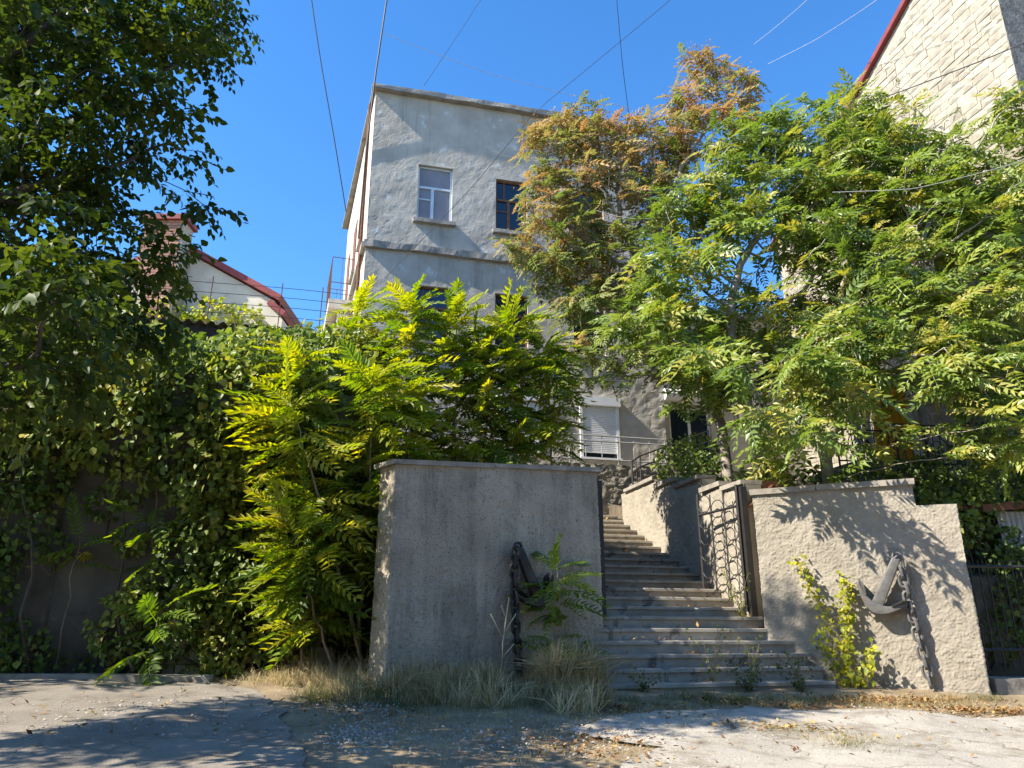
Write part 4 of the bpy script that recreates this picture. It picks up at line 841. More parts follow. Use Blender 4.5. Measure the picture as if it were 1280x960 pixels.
# ------------------------------------------------------------------ overhead cables
def cable(label, pts, r, mat):
    P = np.array(pts); n = 24; tt = np.linspace(0, len(P) - 1, n); q = np.stack([np.interp(tt, range(len(P)), P[:, k]) for k in range(3)], 1)
    q[:, 2] -= 0.12 * np.sin(np.linspace(0, math.pi, n)); mb = MB(); mb.tube(q, r, 5); tag(mb.build('overhead_cable', mat), label, 'cable', 'overhead cables')
def ext(a, b, k=1.0): a, b = np.array(a), np.array(b); return tuple(b + (b - a) * k)
cable('dark cable dropping through open sky left of the grey house', [ext((-4.98, 16.5, 15.77), (-5.22, 16, 17.25), 2), (-5.22, 16, 17.25), (-4.98, 16.5, 15.77), (-4.61, 17, 13.8), (-4.3, 17.6, 11.9)], 0.014, M['cable'])
cable('thick dark cable running down the left corner of the grey house', [(-3.2, 17.5, 23.5), (-3.75, 18.3, 19.5), (-3.99, 18.6, 17.2), (-4.16, 18.8, 14.6), (-4.25, 19.0, 11.9)], 0.026, M['cable'])
cable('pale cable crossing the sky over the grey house roof', [(-3.53, 17, 17.1), (-0.91, 18, 16.8), (1.39, 18.6, 16.55), (3.52, 19, 16.2)], 0.007, M['cable_white'])
cable('thin dark cable slanting across the front of the grey house', [(4.2, 15.0, 16.6), (3.59, 15.2, 16.21), (0.6, 16.0, 13.93), (-1.13, 16.3, 11.71), (-3.0, 16.5, 9.49)], 0.007, M['cable'])
cable('thin dark cable dropping steeply to the right end of the grey house roof', [(2.8, 16, 22), (3.08, 18, 19.2), (3.32, 19, 17.8), (3.71, 20.5, 16.9)], 0.010, M['cable'])
cable('faint thin cable slanting to the left part of the grey house roof', [(0.5, 15.4, 19.2), (-0.95, 17, 18.2), (-2.62, 19, 17.0)], 0.007, M['cable'])
cable('short pale cable in the upper sky left of the red roof edge', [(8.3, 14, 17.0), (8.04, 17, 18.2), (7.72, 20, 19.4)], 0.007, M['cable_white'])
cable('long pale cable slanting down beside the red roof edge', [(11, 14, 17.4), (9.95, 17, 18.2), (9.26, 19, 18.8), (8.5, 21, 19.5)], 0.007, M['cable_white'])
cable('dark cable crossing in front of the pale stone house', [(9.9, 9, 10.9), (9.03, 11, 11.5), (8.51, 12.5, 12.06), (7.82, 14, 12.5)], 0.012, M['cable'])
cable('pale cable passing into the rust-tinged tree', [(1.83, 14.8, 10.3), (2.58, 14.6, 10.1), (3.51, 14.2, 9.8)], 0.006, M['cable_white'])
cable('pale cable sagging across the green tree at the right', [(6.1, 12.8, 9.5), (7.3, 12.2, 9.3), (8.7, 11.6, 9.4), (10.5, 11, 9.9)], 0.006, M['cable_white'])

# ------------------------------------------------------------------ trees
def tree(name, label, base, trunk, clumps, per, leaf, bark, temps, rbase, ros, seed, step=0.26, kill=0.36, tone=(0.15, 0.75), size=(0.75, 1.15), tonefn=None, p_mid=0.25, group=None, thin=0.02, face=(-0.45, -0.45, 0.8)):
    t_ = thing(name, label, 'tree', base, group); att = blobs(clumps, per, seed)
    sp_ = [np.array(trunk[0], float)]
    for a, b in zip(trunk, trunk[1:]):
        a, b = np.array(a, float), np.array(b, float); m = max(1, int(np.linalg.norm(b - a) / step)); sp_ += [a + (b - a) * (k + 1) / m for k in range(m)]
    nodes, par = grow(sp_, att, step, kill, 3.5, 220, seed=seed); r, nch = radii(nodes, par, 0.0065, rbase)
    mb = MB(); wood(nodes, par, r, mb); raw_mesh('trunk', mb.v, mb.f, bark, t_, True)
    V, F, T = rosettes(nodes, par, nch, r, temps, ros, seed, size, tone, thin, p_mid, tonefn=tonefn, face=face)
    raw_mesh('crown', V, F, leaf, t_, False, T); return t_, nodes, par, nch, r
CA = [(1.4, 15.5, 12.2, 0.8), (0.6, 15.4, 11.0, 0.5), (4.2, 15.9, 13.0, 0.8), (5.3, 15.9, 14.1, 0.6), (3.5, 15.8, 11.4, 0.7), (0.96, 15.6, 12.9, 0.70), (1.84, 15.8, 13.16, 0.74), (2.61, 16.0, 12.39, 0.97), (1.86, 15.6, 11.36, 1.02), (0.9, 15.3, 10.45, 0.72), (0.47, 15.4, 12.31, 0.41), (3.67, 16.0, 12.39, 0.87), (4.86, 16.0, 15.21, 0.55), (5.71, 16.0, 14.6, 0.60), (4.37, 16.0, 14.01, 0.75), (5.14, 15.8, 13.16, 0.87), (1.06, 15.3, 9.35, 0.88), (1.9, 15.5, 9.95, 0.99), (2.77, 15.7, 10.68, 0.92), (1.61, 15.0, 8.07, 0.71), (2.28, 15.3, 8.86, 0.79), (1.46, 14.6, 6.92, 0.55), (1.18, 14.4, 6.2, 0.40), (2.12, 14.8, 6.94, 0.5), (0.92, 15.4, 11.45, 0.55), (3.13, 16.0, 13.19, 0.69), (0.26, 15.0, 9.58, 0.49)]
CB = [(6.9, 14.4, 8.6, 0.7), (6.4, 14.6, 9.6, 0.7), (7.5, 14.5, 9.6, 0.7), (5.4, 14.6, 7.2, 0.6), (4.3, 14.9, 7.9, 0.6), (3.4, 10.6, 5.1, 0.35), (7.2, 14.3, 11.5, 0.8), (5.0, 15.0, 12.1, 0.7), (6.2, 14.8, 11.5, 0.7), (6.6, 14.0, 9.4, 0.7), (5.8, 14.6, 12.2, 0.6), (4.9, 14.6, 8.2, 0.6), (3.3, 14.2, 9.0, 0.6), (5.2, 14.4, 9.9, 0.6), (6.2, 14.6, 8.0, 0.55), (3.6, 14.6, 7.0, 0.65), (4.6, 14.6, 6.6, 0.65), (2.8, 14.5, 8.3, 0.6), (5.4, 13.8, 5.4, 0.5), (3.2, 13.4, 5.6, 0.4), (6.3, 14.4, 6.6, 0.6), (3.9, 14.2, 5.9, 0.45), (5.0, 13.6, 6.3, 0.6), (4.1, 14.4, 10.0, 0.7), (2.9, 13.9, 7.5, 0.6), (5.6, 14.3, 7.8, 0.6), (3.57, 14.5, 9.79, 0.85), (4.53, 14.6, 10.73, 0.87), (5.53, 14.8, 11.47, 0.98), (6.78, 15.0, 12.35, 1.01), (7.86, 15.2, 12.93, 0.84), (6.09, 14.2, 10.38, 1.01), (4.75, 14.0, 9.32, 0.72), (3.12, 13.6, 8.13, 0.78), (2.78, 13.0, 6.95, 0.58), (2.32, 13.0, 6.64, 0.51), (3.82, 13.8, 8.49, 0.54), (7.03, 14.0, 10.45, 1.0), (5.53, 14.0, 8.95, 0.6), (3.34, 12.6, 6.03, 0.63), (2.84, 12.8, 6.26, 0.5), (3.43, 13.2, 7.28, 0.42), (6.09, 13.4, 8.81, 0.7), (4.78, 13.2, 7.36, 0.42), (4.5, 11.2, 5.4, 0.55), (3.75, 10.9, 4.55, 0.36), (4.33, 10.7, 4.36, 0.45), (4.9, 11.2, 5.0, 0.5), (3.0, 10.9, 5.5, 0.35)]
CD = [(7.6, 13.6, 8.9, 0.7), (8.8, 13.8, 10.6, 0.7), (7.4, 13.4, 7.6, 0.6), (9.6, 13.4, 9.9, 0.6), (8.0, 14.2, 11.0, 0.7), (6.1, 13.2, 7.2, 0.6), (7.2, 12.0, 6.0, 0.6), (8.9, 12.6, 7.6, 0.7), (9.3, 13.0, 8.4, 0.7), (5.6, 12.3, 5.6, 0.5), (8.9, 14.0, 9.6, 0.8), (8.33, 14.5, 11.99, 0.89), (8.9, 14.1, 11.2, 0.7), (7.94, 13.6, 10.01, 0.97), (8.21, 13.0, 8.76, 0.91), (8.66, 12.6, 8.37, 0.73), (9.9, 13.1, 10.3, 0.66), (10.1, 13.1, 11.66, 0.62), (9.64, 12.8, 9.33, 0.76), (6.74, 13.0, 8.09, 0.82), (7.16, 12.6, 7.25, 0.86), (7.71, 12.2, 6.77, 0.83), (8.43, 12.0, 6.83, 0.75), (6.14, 12.0, 6.1, 0.67), (6.77, 11.6, 5.54, 0.7), (7.45, 11.5, 5.37, 0.69), (5.74, 12.2, 6.47, 0.62), (7.39, 11.3, 4.41, 0.61), (5.35, 11.5, 5.1, 0.35), (8.48, 11.8, 5.75, 0.65)]
rust_tone = lambda p, rs: float(np.clip(0.34 + 0.07 * (p[2] - 9.0) + rs.normal(0, 0.2), 0, 1))
tA = tree('sumac_tree', 'tall tree with rust-brown seed clusters in front of the grey house', (4.3, 15.0, 3.9), [(4.3, 15.0, 3.7), (4.25, 15.1, 5.5), (3.9, 15.4, 7.2), (3.6, 15.6, 8.6)], CA, 120, M['leaf_rust'], M['bark'], FR, 0.11, 7, 101, 0.19, 0.24, tonefn=rust_tone, size=(0.75, 1.15), p_mid=0.5)
tB = tree('sumac_tree', 'broad green tree leaning over the stair wall', (4.66, 13.6, 3.6), [(4.66, 13.6, 3.4), (4.43, 13.7, 5.25), (4.18, 13.8, 6.6), (4.3, 13.9, 7.6)], CB, 95, M['leaf_sumac'], M['bark'], FR, 0.11, 8, 102, 0.19, 0.24, tone=(0.32, 0.95), p_mid=0.6, size=(0.75, 1.45))
tD = tree('sumac_tree', 'wide green tree overhanging the sunlit gate wall at the right', (6.3, 13.0, 3.4), [(5.4, 13.0, 3.2), (5.45, 13.1, 4.4), (5.9, 13.2, 5.6), (6.5, 13.2, 6.8)], CD, 95, M['leaf_sumac'], M['bark'], FR, 0.11, 8, 103, 0.19, 0.24, tone=(0.30, 0.95), p_mid=0.6, size=(0.75, 1.45))
# hanging seed clusters in the rust-tinged tree
t_, nodes, par, nch, r = tA; rs = np.random.default_rng(8); P, D, S, T = [], [], [], []
for i in np.nonzero((nch == 0) & (nodes[:, 2] > 8.2))[0]:
    if rs.random() < 0.22: continue
    n = 60; P += list(nodes[i] + rs.normal(0, 1, (n, 3)) * (0.12, 0.12, 0.14) + (0, -0.05, -0.06)); D += list(rand_dirs(n, rs) + (0, 0, -0.5)); S += list(rs.uniform(0.7, 1.2, n)); T += list(np.clip(rs.normal(0.86, 0.1, n), 0, 1))
V, F, T = scatter([tuple(map(np.array, leaflet(0.07, 0.03)))], P, D, np.tile((0.1, 0.2, 1.0), (len(P), 1)), S, T); raw_mesh('seed_clusters', V, F, M['leaf_rust'], t_, False, T)
# thin sparse tree against the stone house
tree('sparse_tree', 'thin sparse tree top against the pale stone house', (9.3, 15.2, 3.6), [(9.3, 15.2, 3.5), (9.35, 15.3, 8), (9.5, 15.4, 11.5), (9.6, 15.5, 13.2)], [(9.35, 15.4, 13.9, 0.6), (9.0, 15.3, 13.2, 0.5), (9.8, 15.1, 13.3, 0.55), (9.6, 15.3, 12.6, 0.5), (10.1, 14.9, 12.9, 0.4)], 36, M['leaf_sumac'], M['bark_dark'], FR, 0.07, 2, 104, size=(0.3, 0.5), tone=(0.3, 0.7), p_mid=0.1)
# big broad-leaved tree at the left, its trunk beside the road
def twig(n, L, ll, lw, rs):
    V, F = [], []
    def add(v, f):
        o = sum(len(q) for q in V); V.append(v); F.extend([tuple(i + o for i in q) for q in f])
    h = 0.004; zf = lambda x: -0.25 * L * x * x
    add(np.array([(x * L, s_ * h, zf(x)) for s_ in (-1, 1) for x in np.linspace(0, 1, 4)]), [(i, i + 1, i + 5) for i in range(3)] + [(i, i + 5, i + 4) for i in range(3)])
    for k in range(n):
        x = 0.12 + 0.88 * k / (n - 1); sc = rs.uniform(0.65, 1.15); lv, lf = leaflet(ll * sc, lw * sc, rs.uniform(0.05, 0.3), rs.uniform(0.05, 0.3), 6); lv = lv.copy()
        a = rs.uniform(-0.9, 0.1); c, s_ = math.cos(a), math.sin(a); lv = lv @ np.array([[c, 0, s_], [0, 1, 0], [-s_, 0, c]]); ro = rs.uniform(-.8, .8); c, s_ = math.cos(ro), math.sin(ro)
        lv[:, 2] += lv[:, 1] * ro * .8; lv = rotz(lv, (1 if k % 2 else -1) * rs.uniform(0.4, 1.2) * (0.15 if k == n - 1 else 1)); add(lv + np.array([x * L, 0, zf(x)]), lf)
    return np.concatenate(V), np.array(F)
TW = [twig(9, 0.42, 0.105, 0.066, rs0) for _ in range(6)]
CL = [(-3.95, 8.2, 9.1, 0.55), (-4.3, 8.5, 9.6, 0.65), (-8.2, 5.0, 5.6, 0.9), (-7.4, 5.4, 5.0, 0.8), (-8.6, 5.8, 6.6, 0.9), (-4.5, 7, 5.82, 0.7), (-4.41, 6.5, 4.87, 0.75), (-4.13, 7, 6.8, 0.7), (-3.79, 7.2, 5.24, 0.5), (-4.0, 7.5, 8.25, 0.6), (-5.0, 6.5, 7.2, 0.9), (-4.7, 7, 8.1, 0.8), (-3.65, 7.4, 6.2, 0.42), (-3.83, 6.2, 4.1, 0.6), (-3.8, 6.8, 4.4, 0.5), (-3.67, 5.6, 3.3, 0.55), (-4.6, 6.5, 6.0, 0.8), (-4.3, 6, 4.7, 0.7), (-3.4, 5.2, 3.9, 0.45), (-5.4, 6.9, 6.4, 1.1), (-5.4, 6.4, 4.6, 0.9), (-6.2, 7.2, 8.4, 1.3), (-5.2, 7.6, 9.0, 0.9), (-6.4, 7.0, 6.6, 1.2), (-7.0, 6.0, 6.0, 1.3), (-7.6, 7.0, 8.0, 1.3), (-4.4, 5.6, 3.5, 0.6), (-4.9, 7.6, 4.6, 0.6)]
tree('linden_tree', 'big dark broad-leaved tree overhanging the road at the left edge', (-7.6, 4.6, 0.5), [(-7.6, 4.6, 0.4), (-7.4, 4.9, 2.2), (-6.9, 5.7, 4.0), (-6.4, 6.5, 5.6)], CL, 95, M['leaf_broad'], M['bark_dark'], TW, 0.18, 10, 105, step=0.22, kill=0.28, tone=(0.1, 0.8), size=(0.8, 1.15), p_mid=0.7, thin=0.03, face=(-0.1, 0.1, 1.0))
CO = [(-10.5, 8.4, 6.0, 1.3), (-11.5, 7.2, 5.6, 1.4), (-9.8, 9.2, 4.6, 1.0), (-12.6, 8.6, 6.5, 1.5), (-11.2, 9.4, 5.4, 1.1)]
tree('linden_tree', 'broad-leaved tree shading the road beyond the left edge', (-11.3, 7.8, 1.0), [(-11.3, 7.8, 0.8), (-11.2, 7.9, 3.0), (-11.0, 8.0, 4.6)], CO, 34, M['leaf_broad'], M['bark_dark'], TW, 0.22, 6, 106, step=0.28, kill=0.38, tone=(0.1, 0.7), size=(1.0, 1.4), p_mid=0.5, thin=0.03)

# ------------------------------------------------------------------ young trees of heaven round the left wall: every frond a part
fr_me = []
def frond_meshes():
    for k, (tv, tf) in enumerate(FR_YOUNG):
        for tn in (0.2, 0.45, 0.65, 0.88):
            me = bpy.data.meshes.new('frond'); me.from_pydata(tv.tolist(), [], tf.tolist()); a = me.attributes.new('tone', 'FLOAT', 'POINT'); a.data.foreach_set('value', np.full(len(tv), tn, np.float32)); me.materials.append(M['leaf_young']); fr_me.append(me)
frond_meshes()
def sapling(label, pts, rbase, nf, tone, size, seed, top=0.35, side=None, group='young trees of heaven', name='tree_of_heaven', lean=0.3, bunch=0.5):
    rs = random.Random(seed); o = thing(name, label, 'tree', pts[0], group); P = np.array(pts, float); n = 12
    tt = np.linspace(0, len(P) - 1, n); q = np.stack([np.interp(tt, range(len(P)), P[:, k]) for k in range(3)], 1); q[1:-1] += np.random.default_rng(seed).normal(0, 0.025, (n - 2, 3))
    mb = MB(); mb.tube(q, np.linspace(rbase, rbase * 0.3, n), 6); raw_mesh('stem', mb.v, mb.f, M['stem'], o, True)
    for i in range(nf):
        x = 1 - (1 - top) * (rs.random() ** (1 + bunch)); f = x * (n - 1); k = min(int(f), n - 2); p = q[k] + (q[k + 1] - q[k]) * (f - k)
        a = i * 2.4 + rs.uniform(-.5, .5); el = rs.uniform(-0.35, 0.55) + (0.5 if x > 0.96 else 0)
        if side is not None and rs.random() < lean: a = side + rs.uniform(-.9, .9)
        d = Vector((math.cos(a) * math.cos(el), math.sin(a) * math.cos(el), math.sin(el)))
        tn = min(3, max(0, int(rs.gauss(tone, 0.9)))); me = fr_me[rs.randrange(len(FR_YOUNG)) * 4 + tn]
        l = bpy.data.objects.new('frond', me); COL.objects.link(l); l.parent = o; l.location = Vector(p) - Vector(pts[0])
        l.rotation_mode = 'QUATERNION'; ql = Vector((1, 0, 0)).rotation_difference(d)
        yv = Vector((-0.4 + rs.uniform(-.35, .35), -0.4 + rs.uniform(-.35, .35), 0.8)).cross(d).normalized(); zv = d.cross(yv); from mathutils import Matrix
        mt = Matrix((d, yv, zv)).transposed(); l.rotation_quaternion = mt.to_quaternion(); s_ = rs.uniform(*size); l.scale = (s_, s_, s_)
    return o
SP = [('slanting young tree of heaven with the yellowest fronds left of the gate wall', [(-1.95, 10.9, 1.0), (-2.4, 10.75, 2.5), (-2.9, 10.55, 3.9), (-3.15, 10.5, 4.6)], 0.03, 85, 2.5, (0.8, 1.15), math.pi),
      ('young tree of heaven close to the left end of the gate wall', [(-2.1, 11.2, 1.0), (-2.1, 11.15, 3.0), (-2.1, 11.15, 5.2)], 0.028, 100, 2.0, (0.75, 1.1), None),
      ('tall young tree of heaven behind the left end of the gate wall', [(-1.6, 12.6, 3.2), (-1.7, 12.6, 5.0), (-1.8, 12.6, 7.0)], 0.026, 150, 2.2, (0.5, 1.1), None),
      ('young tree of heaven rising behind the middle of the shaded gate wall', [(-0.9, 12.7, 3.3), (-0.95, 12.7, 4.8), (-1.0, 12.8, 6.9)], 0.024, 150, 2.0, (0.5, 1.05), None),
      ('young tree of heaven behind the right half of the shaded gate wall', [(0.0, 13.0, 3.5), (0.05, 13.1, 5.0), (0.0, 13.2, 6.9)], 0.024, 170, 1.8, (0.5, 1.05), None),
      ('rightmost young tree of heaven behind the shaded gate wall', [(0.75, 13.5, 3.6), (0.7, 13.5, 5.2), (0.6, 13.5, 6.6)], 0.022, 150, 1.8, (0.6, 0.95), None),
      ('young tree of heaven with low fronds between ivy and gate wall', [(-2.75, 10.8, 1.0), (-2.75, 10.7, 2.0), (-2.7, 10.6, 3.2)], 0.022, 80, 1.8, (0.7, 1.1), None),
      ('young tree of heaven reaching highest beside the house corner', [(-2.7, 13.4, 3.3), (-2.75, 13.4, 5.2), (-2.9, 13.4, 7.3)], 0.026, 120, 2.2, (0.75, 1.1), None),
      ('low leafy tree of heaven leaning out over the dry grass by the wall', [(-2.3, 10.7, 0.95), (-2.6, 10.5, 1.8), (-2.9, 10.3, 2.8)], 0.022, 65, 2.0, (0.65, 1.0), math.pi),
      ('young tree of heaven between the two tallest behind the gate wall', [(-0.4, 12.9, 3.4), (-0.45, 12.9, 4.6), (-0.5, 12.9, 6.2)], 0.022, 150, 1.9, (0.5, 1.05), None),
      ('young tree of heaven just behind the top left corner of the gate wall', [(-1.9, 12.0, 2.6), (-1.9, 12.0, 4.0), (-1.7, 12.0, 5.3)], 0.022, 150, 2.0, (0.5, 1.05), None),
      ('young tree of heaven on the bank between ivy and house corner', [(-3.0, 11.3, 1.2), (-3.1, 11.1, 3.6), (-3.15, 11.0, 5.5)], 0.022, 120, 2.2, (0.65, 1.0), math.pi),
      ('thin-stemmed young tree of heaven in front of the ivy wall', [(-4.95, 10.75, 1.0), (-4.95, 10.75, 2.6), (-5.0, 10.75, 4.1)], 0.022, 16, 1.2, (0.6, 0.85), None),
      ('low young tree of heaven with arching fronds at the road kerb', [(-4.6, 10.45, 0.95), (-4.62, 10.45, 1.3), (-4.6, 10.42, 1.75)], 0.018, 18, 0.9, (0.75, 1.05), None)]
for i, (lab, pts, rb, nf, tn, sz, sd0) in enumerate(SP): sapling(lab, pts, rb, nf, tn, sz, 300 + i, top=0.30, side=sd0, lean=0.5)
sapling('dark green tree of heaven sapling under the black anchor', [LP(2.28, 0.30, 0.84), LP(2.27, 0.28, 1.6), LP(2.26, 0.26, 2.35)], 0.016, 34, 0.6, (0.48, 0.78), 340, top=0.22, bunch=0.0)
sapling('small bright sapling in the dry grass at the foot of the stairs', [LP(2.35, 0.6, 0.80), LP(2.4, 0.62, 1.05), LP(2.52, 0.64, 1.3)], 0.009, 8, 1.4, (0.28, 0.45), 341, top=0.3)
sapling('small sapling sprouting against the old plaster wall', [(-5.9, 10.55, 1.0), (-5.85, 10.5, 2.0), (-5.8, 10.45, 2.75)], 0.012, 9, 1.3, (0.5, 0.7), 342, top=0.6)

# ------------------------------------------------------------------ ivy and shrubs: leaf masses over real stems
IVY = [tuple(map(np.array, leaflet(0.085, w_, fo, be, 6))) for w_, fo, be in ((0.078, 0.15, 0.2), (0.065, 0.3, 0.3), (0.085, 0.05, 0.1))]
def leaf_mass(name, label, cl, per, mat, seed, size=(0.7, 1.3), tone=(0.1, 0.8), stems=14, cat='ivy', temps=IVY, bark='bark_dark', shell=0.55, group=None, out=(-0.35, -0.5, 0.55)):
    rs = np.random.default_rng(seed); c0_ = cl[0]; o = thing(name, label, cat, (c0_[0], c0_[1], float(gz(c0_[0], c0_[1]))), group); P, D, T = [], [], []
    for x, y, z, q in cl:
        n = int(per * q * q); d = rand_dirs(n, rs); rad = (shell + (1 - shell) * rs.random((n, 1)) ** 0.6) * (1 + 0.35 * fbm(d[:, 0] * 2.3 + x, d[:, 2] * 2.3 + z, seed, 2))[:, None]
        P.append(d * rad * q + (x, y, z)); D.append(d * 0.6 + rs.normal(0, 0.5, (n, 3)) + (0, -0.2, -0.6)); T.append(np.clip(rs.uniform(*tone) + rs.normal(0, 0.16, n), 0, 1))
    P, D, T = np.concatenate(P), np.concatenate(D), np.concatenate(T); U = np.tile(out, (len(P), 1)) + rs.normal(0, 0.45, (len(P), 3))
    V, F, T = scatter(temps, P, D, U, rs.uniform(*size, len(P)), T, None, seed); raw_mesh('foliage', V, F, mat, o, False, T)
    mb = MB(); 
    for k in range(stems):
        x, y, z, q = cl[rs.integers(len(cl))]; b = np.array([x + rs.normal(0, .3), y + rs.normal(0, .1), max(float(gz(x, y)), z - 3.0)]); e = np.array([x, y, z]) + rs.normal(0, q * .4, 3); pts = [b + (e - b) * w + rs.normal(0, .06, 3) for w in np.linspace(0, 1, 6)]; mb.tube(pts, np.linspace(0.022, 0.006, 6), 5)
    mb.build('stems', M[bark], o, True); return o
iv = [(-7.8, 10.1, 4.21, 0.58), (-7.66, 10.1, 4.84, 0.51), (-7.89, 10.6, 5.45, 0.56), (-7.11, 10.28, 4.35, 0.6), (-6.87, 10.28, 4.79, 0.64), (-7.14, 10.78, 5.39, 0.69), (-6.29, 10.45, 4.27, 0.65), (-6.47, 10.45, 4.88, 0.63), (-6.38, 10.95, 5.21, 0.69), (-5.61, 10.62, 4.27, 0.69), (-5.51, 10.62, 4.93, 0.59), (-5.48, 11.12, 5.33, 0.71), (-4.75, 10.8, 4.08, 0.53), (-5.01, 10.8, 4.94, 0.6), (-4.85, 11.3, 5.29, 0.61), (-4.25, 11.05, 4.16, 0.63), (-4.17, 11.05, 4.92, 0.65), (-4.03, 11.55, 5.46, 0.72), (-3.43, 11.4, 4.1, 0.69), (-3.31, 11.4, 4.92, 0.63), (-3.41, 11.9, 5.26, 0.68), (-4.3, 10.95, 3.6, 0.6), (-3.6, 11.2, 3.6, 0.65), (-3.5, 11.3, 2.9, 0.6), (-4.2, 11.0, 2.9, 0.55), (-3.2, 11.5, 2.2, 0.6), (-3.9, 11.05, 2.2, 0.5), (-3.0, 11.9, 3.6, 0.8), (-4.2, 10.95, 1.9, 0.4), (-5.3, 10.75, 3.6, 0.4), (-6.4, 10.5, 3.5, 0.35), (-5.6, 12.4, 5.75, 0.7), (-4.4, 12.6, 5.9, 0.75), (-6.9, 12.2, 5.6, 0.7), (-3.4, 12.6, 5.9, 0.8), (-2.9, 13.1, 6.1, 0.7), (-5.0, 13.3, 6.3, 0.6), (-3.9, 13.6, 6.5, 0.6)]
leaf_mass('ivy', 'great mass of ivy hanging over the left retaining wall', iv, 1900, M['leaf_ivy'], 201, size=(0.6, 1.7), tone=(0.25, 0.85), stems=26, shell=0.6)
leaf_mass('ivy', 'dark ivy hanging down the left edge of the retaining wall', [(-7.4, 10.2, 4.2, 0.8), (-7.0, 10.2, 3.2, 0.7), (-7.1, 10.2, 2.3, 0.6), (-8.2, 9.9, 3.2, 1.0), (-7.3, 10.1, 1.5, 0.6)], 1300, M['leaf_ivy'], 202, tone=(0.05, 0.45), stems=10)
leaf_mass('shrub', 'leafy shrub growing over the limestone blocks', [(-5.2, 10.55, 1.5, 0.33), (-5.0, 10.6, 1.9, 0.3), (-4.7, 10.65, 1.35, 0.3), (-3.85, 10.75, 1.35, 0.36), (-3.75, 10.75, 1.05, 0.30), (-4.35, 10.8, 2.0, 0.3), (-4.1, 10.85, 1.7, 0.3)], 2200, M['leaf_ivy'], 203, (0.6, 1.1), (0.5, 0.9), 8, 'shrub')
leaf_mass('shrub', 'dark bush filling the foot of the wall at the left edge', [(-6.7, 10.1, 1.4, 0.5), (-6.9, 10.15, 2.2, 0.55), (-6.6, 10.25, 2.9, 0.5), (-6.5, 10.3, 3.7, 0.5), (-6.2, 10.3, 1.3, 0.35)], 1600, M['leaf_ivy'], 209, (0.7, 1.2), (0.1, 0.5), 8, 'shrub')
leaf_mass('creeper', 'leafy creeper trailing down to the limestone blocks', [(-4.5, 10.7, 2.6, 0.42), (-4.1, 10.8, 2.0, 0.42), (-3.7, 10.9, 2.4, 0.45), (-3.5, 10.9, 1.7, 0.45), (-3.1, 11.0, 1.4, 0.4), (-4.8, 10.6, 2.1, 0.3), (-5.6, 10.55, 3.2, 0.25), (-5.2, 10.62, 2.7, 0.22), (-6.1, 10.42, 2.6, 0.2), (-4.4, 10.6, 1.5, 0.32), (-3.4, 10.9, 1.2, 0.3)], 1800, M['leaf_ivy'], 210, (0.7, 1.2), (0.3, 0.7), 10, 'creeper')
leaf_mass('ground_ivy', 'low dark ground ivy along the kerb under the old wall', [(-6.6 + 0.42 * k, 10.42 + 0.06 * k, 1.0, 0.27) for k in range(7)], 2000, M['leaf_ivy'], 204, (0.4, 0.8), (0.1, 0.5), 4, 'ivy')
leaf_mass('shrub', 'dark shrub mass behind the fence at the right edge', [(7.3, 12.3, 2.6, 0.75), (8.2, 12.6, 2.4, 0.8), (7.2, 12.0, 1.9, 0.5), (7.0, 11.75, 1.5, 0.4), (7.8, 11.9, 1.7, 0.5), (8.7, 12.0, 1.8, 0.6), (7.6, 11.9, 2.4, 0.45), (9.2, 12.6, 2.8, 1.0), (6.7, 12.0, 3.2, 0.5), (7.2, 12.4, 3.6, 0.6), (8.2, 12.6, 3.8, 0.7), (9.2, 12.8, 4.0, 0.8)], 1500, M['leaf_ivy'], 205, (0.7, 1.2), (0.1, 0.6), 18, 'shrub')
leaf_mass('shrub', 'low green plants on the bank behind the stair wall', [(3.6, 14.5, 4.5, 0.4), (3.3, 15.3, 4.8, 0.45), (4.2, 13.6, 4.0, 0.35), (3.9, 16, 5.1, 0.5)], 1500, M['leaf_sumac'], 206, (0.7, 1.2), (0.2, 0.7), 8, 'shrub')
leaf_mass('shrub', 'green undergrowth on the bank above the sunlit gate wall', [(5.2, 13.4, 3.9, 0.4), (6.2, 13.2, 3.9, 0.5), (7.0, 13.2, 4.0, 0.5), (7.8, 13.6, 4.2, 0.6), (9.3, 13.5, 5.0, 0.9), (8.9, 13.2, 6.2, 0.8)], 1300, M['leaf_ivy'], 207, (0.7, 1.2), (0.1, 0.6), 10, 'shrub')
leaf_mass('vine', 'yellowing vine on the far pale gable above the shed', [(-11.5, 27.6, 13.2, 0.9), (-13.2, 27.5, 12.9, 1.0), (-10.2, 27.6, 13.1, 0.6), (-14.6, 27.4, 12.8, 0.9), (-9.8, 27.6, 12.4, 0.5), (-12.2, 27.5, 12.2, 1.0)], 420, M['leaf_young'], 208, (1.6, 2.4), (0.4, 0.8), 8, 'vine')
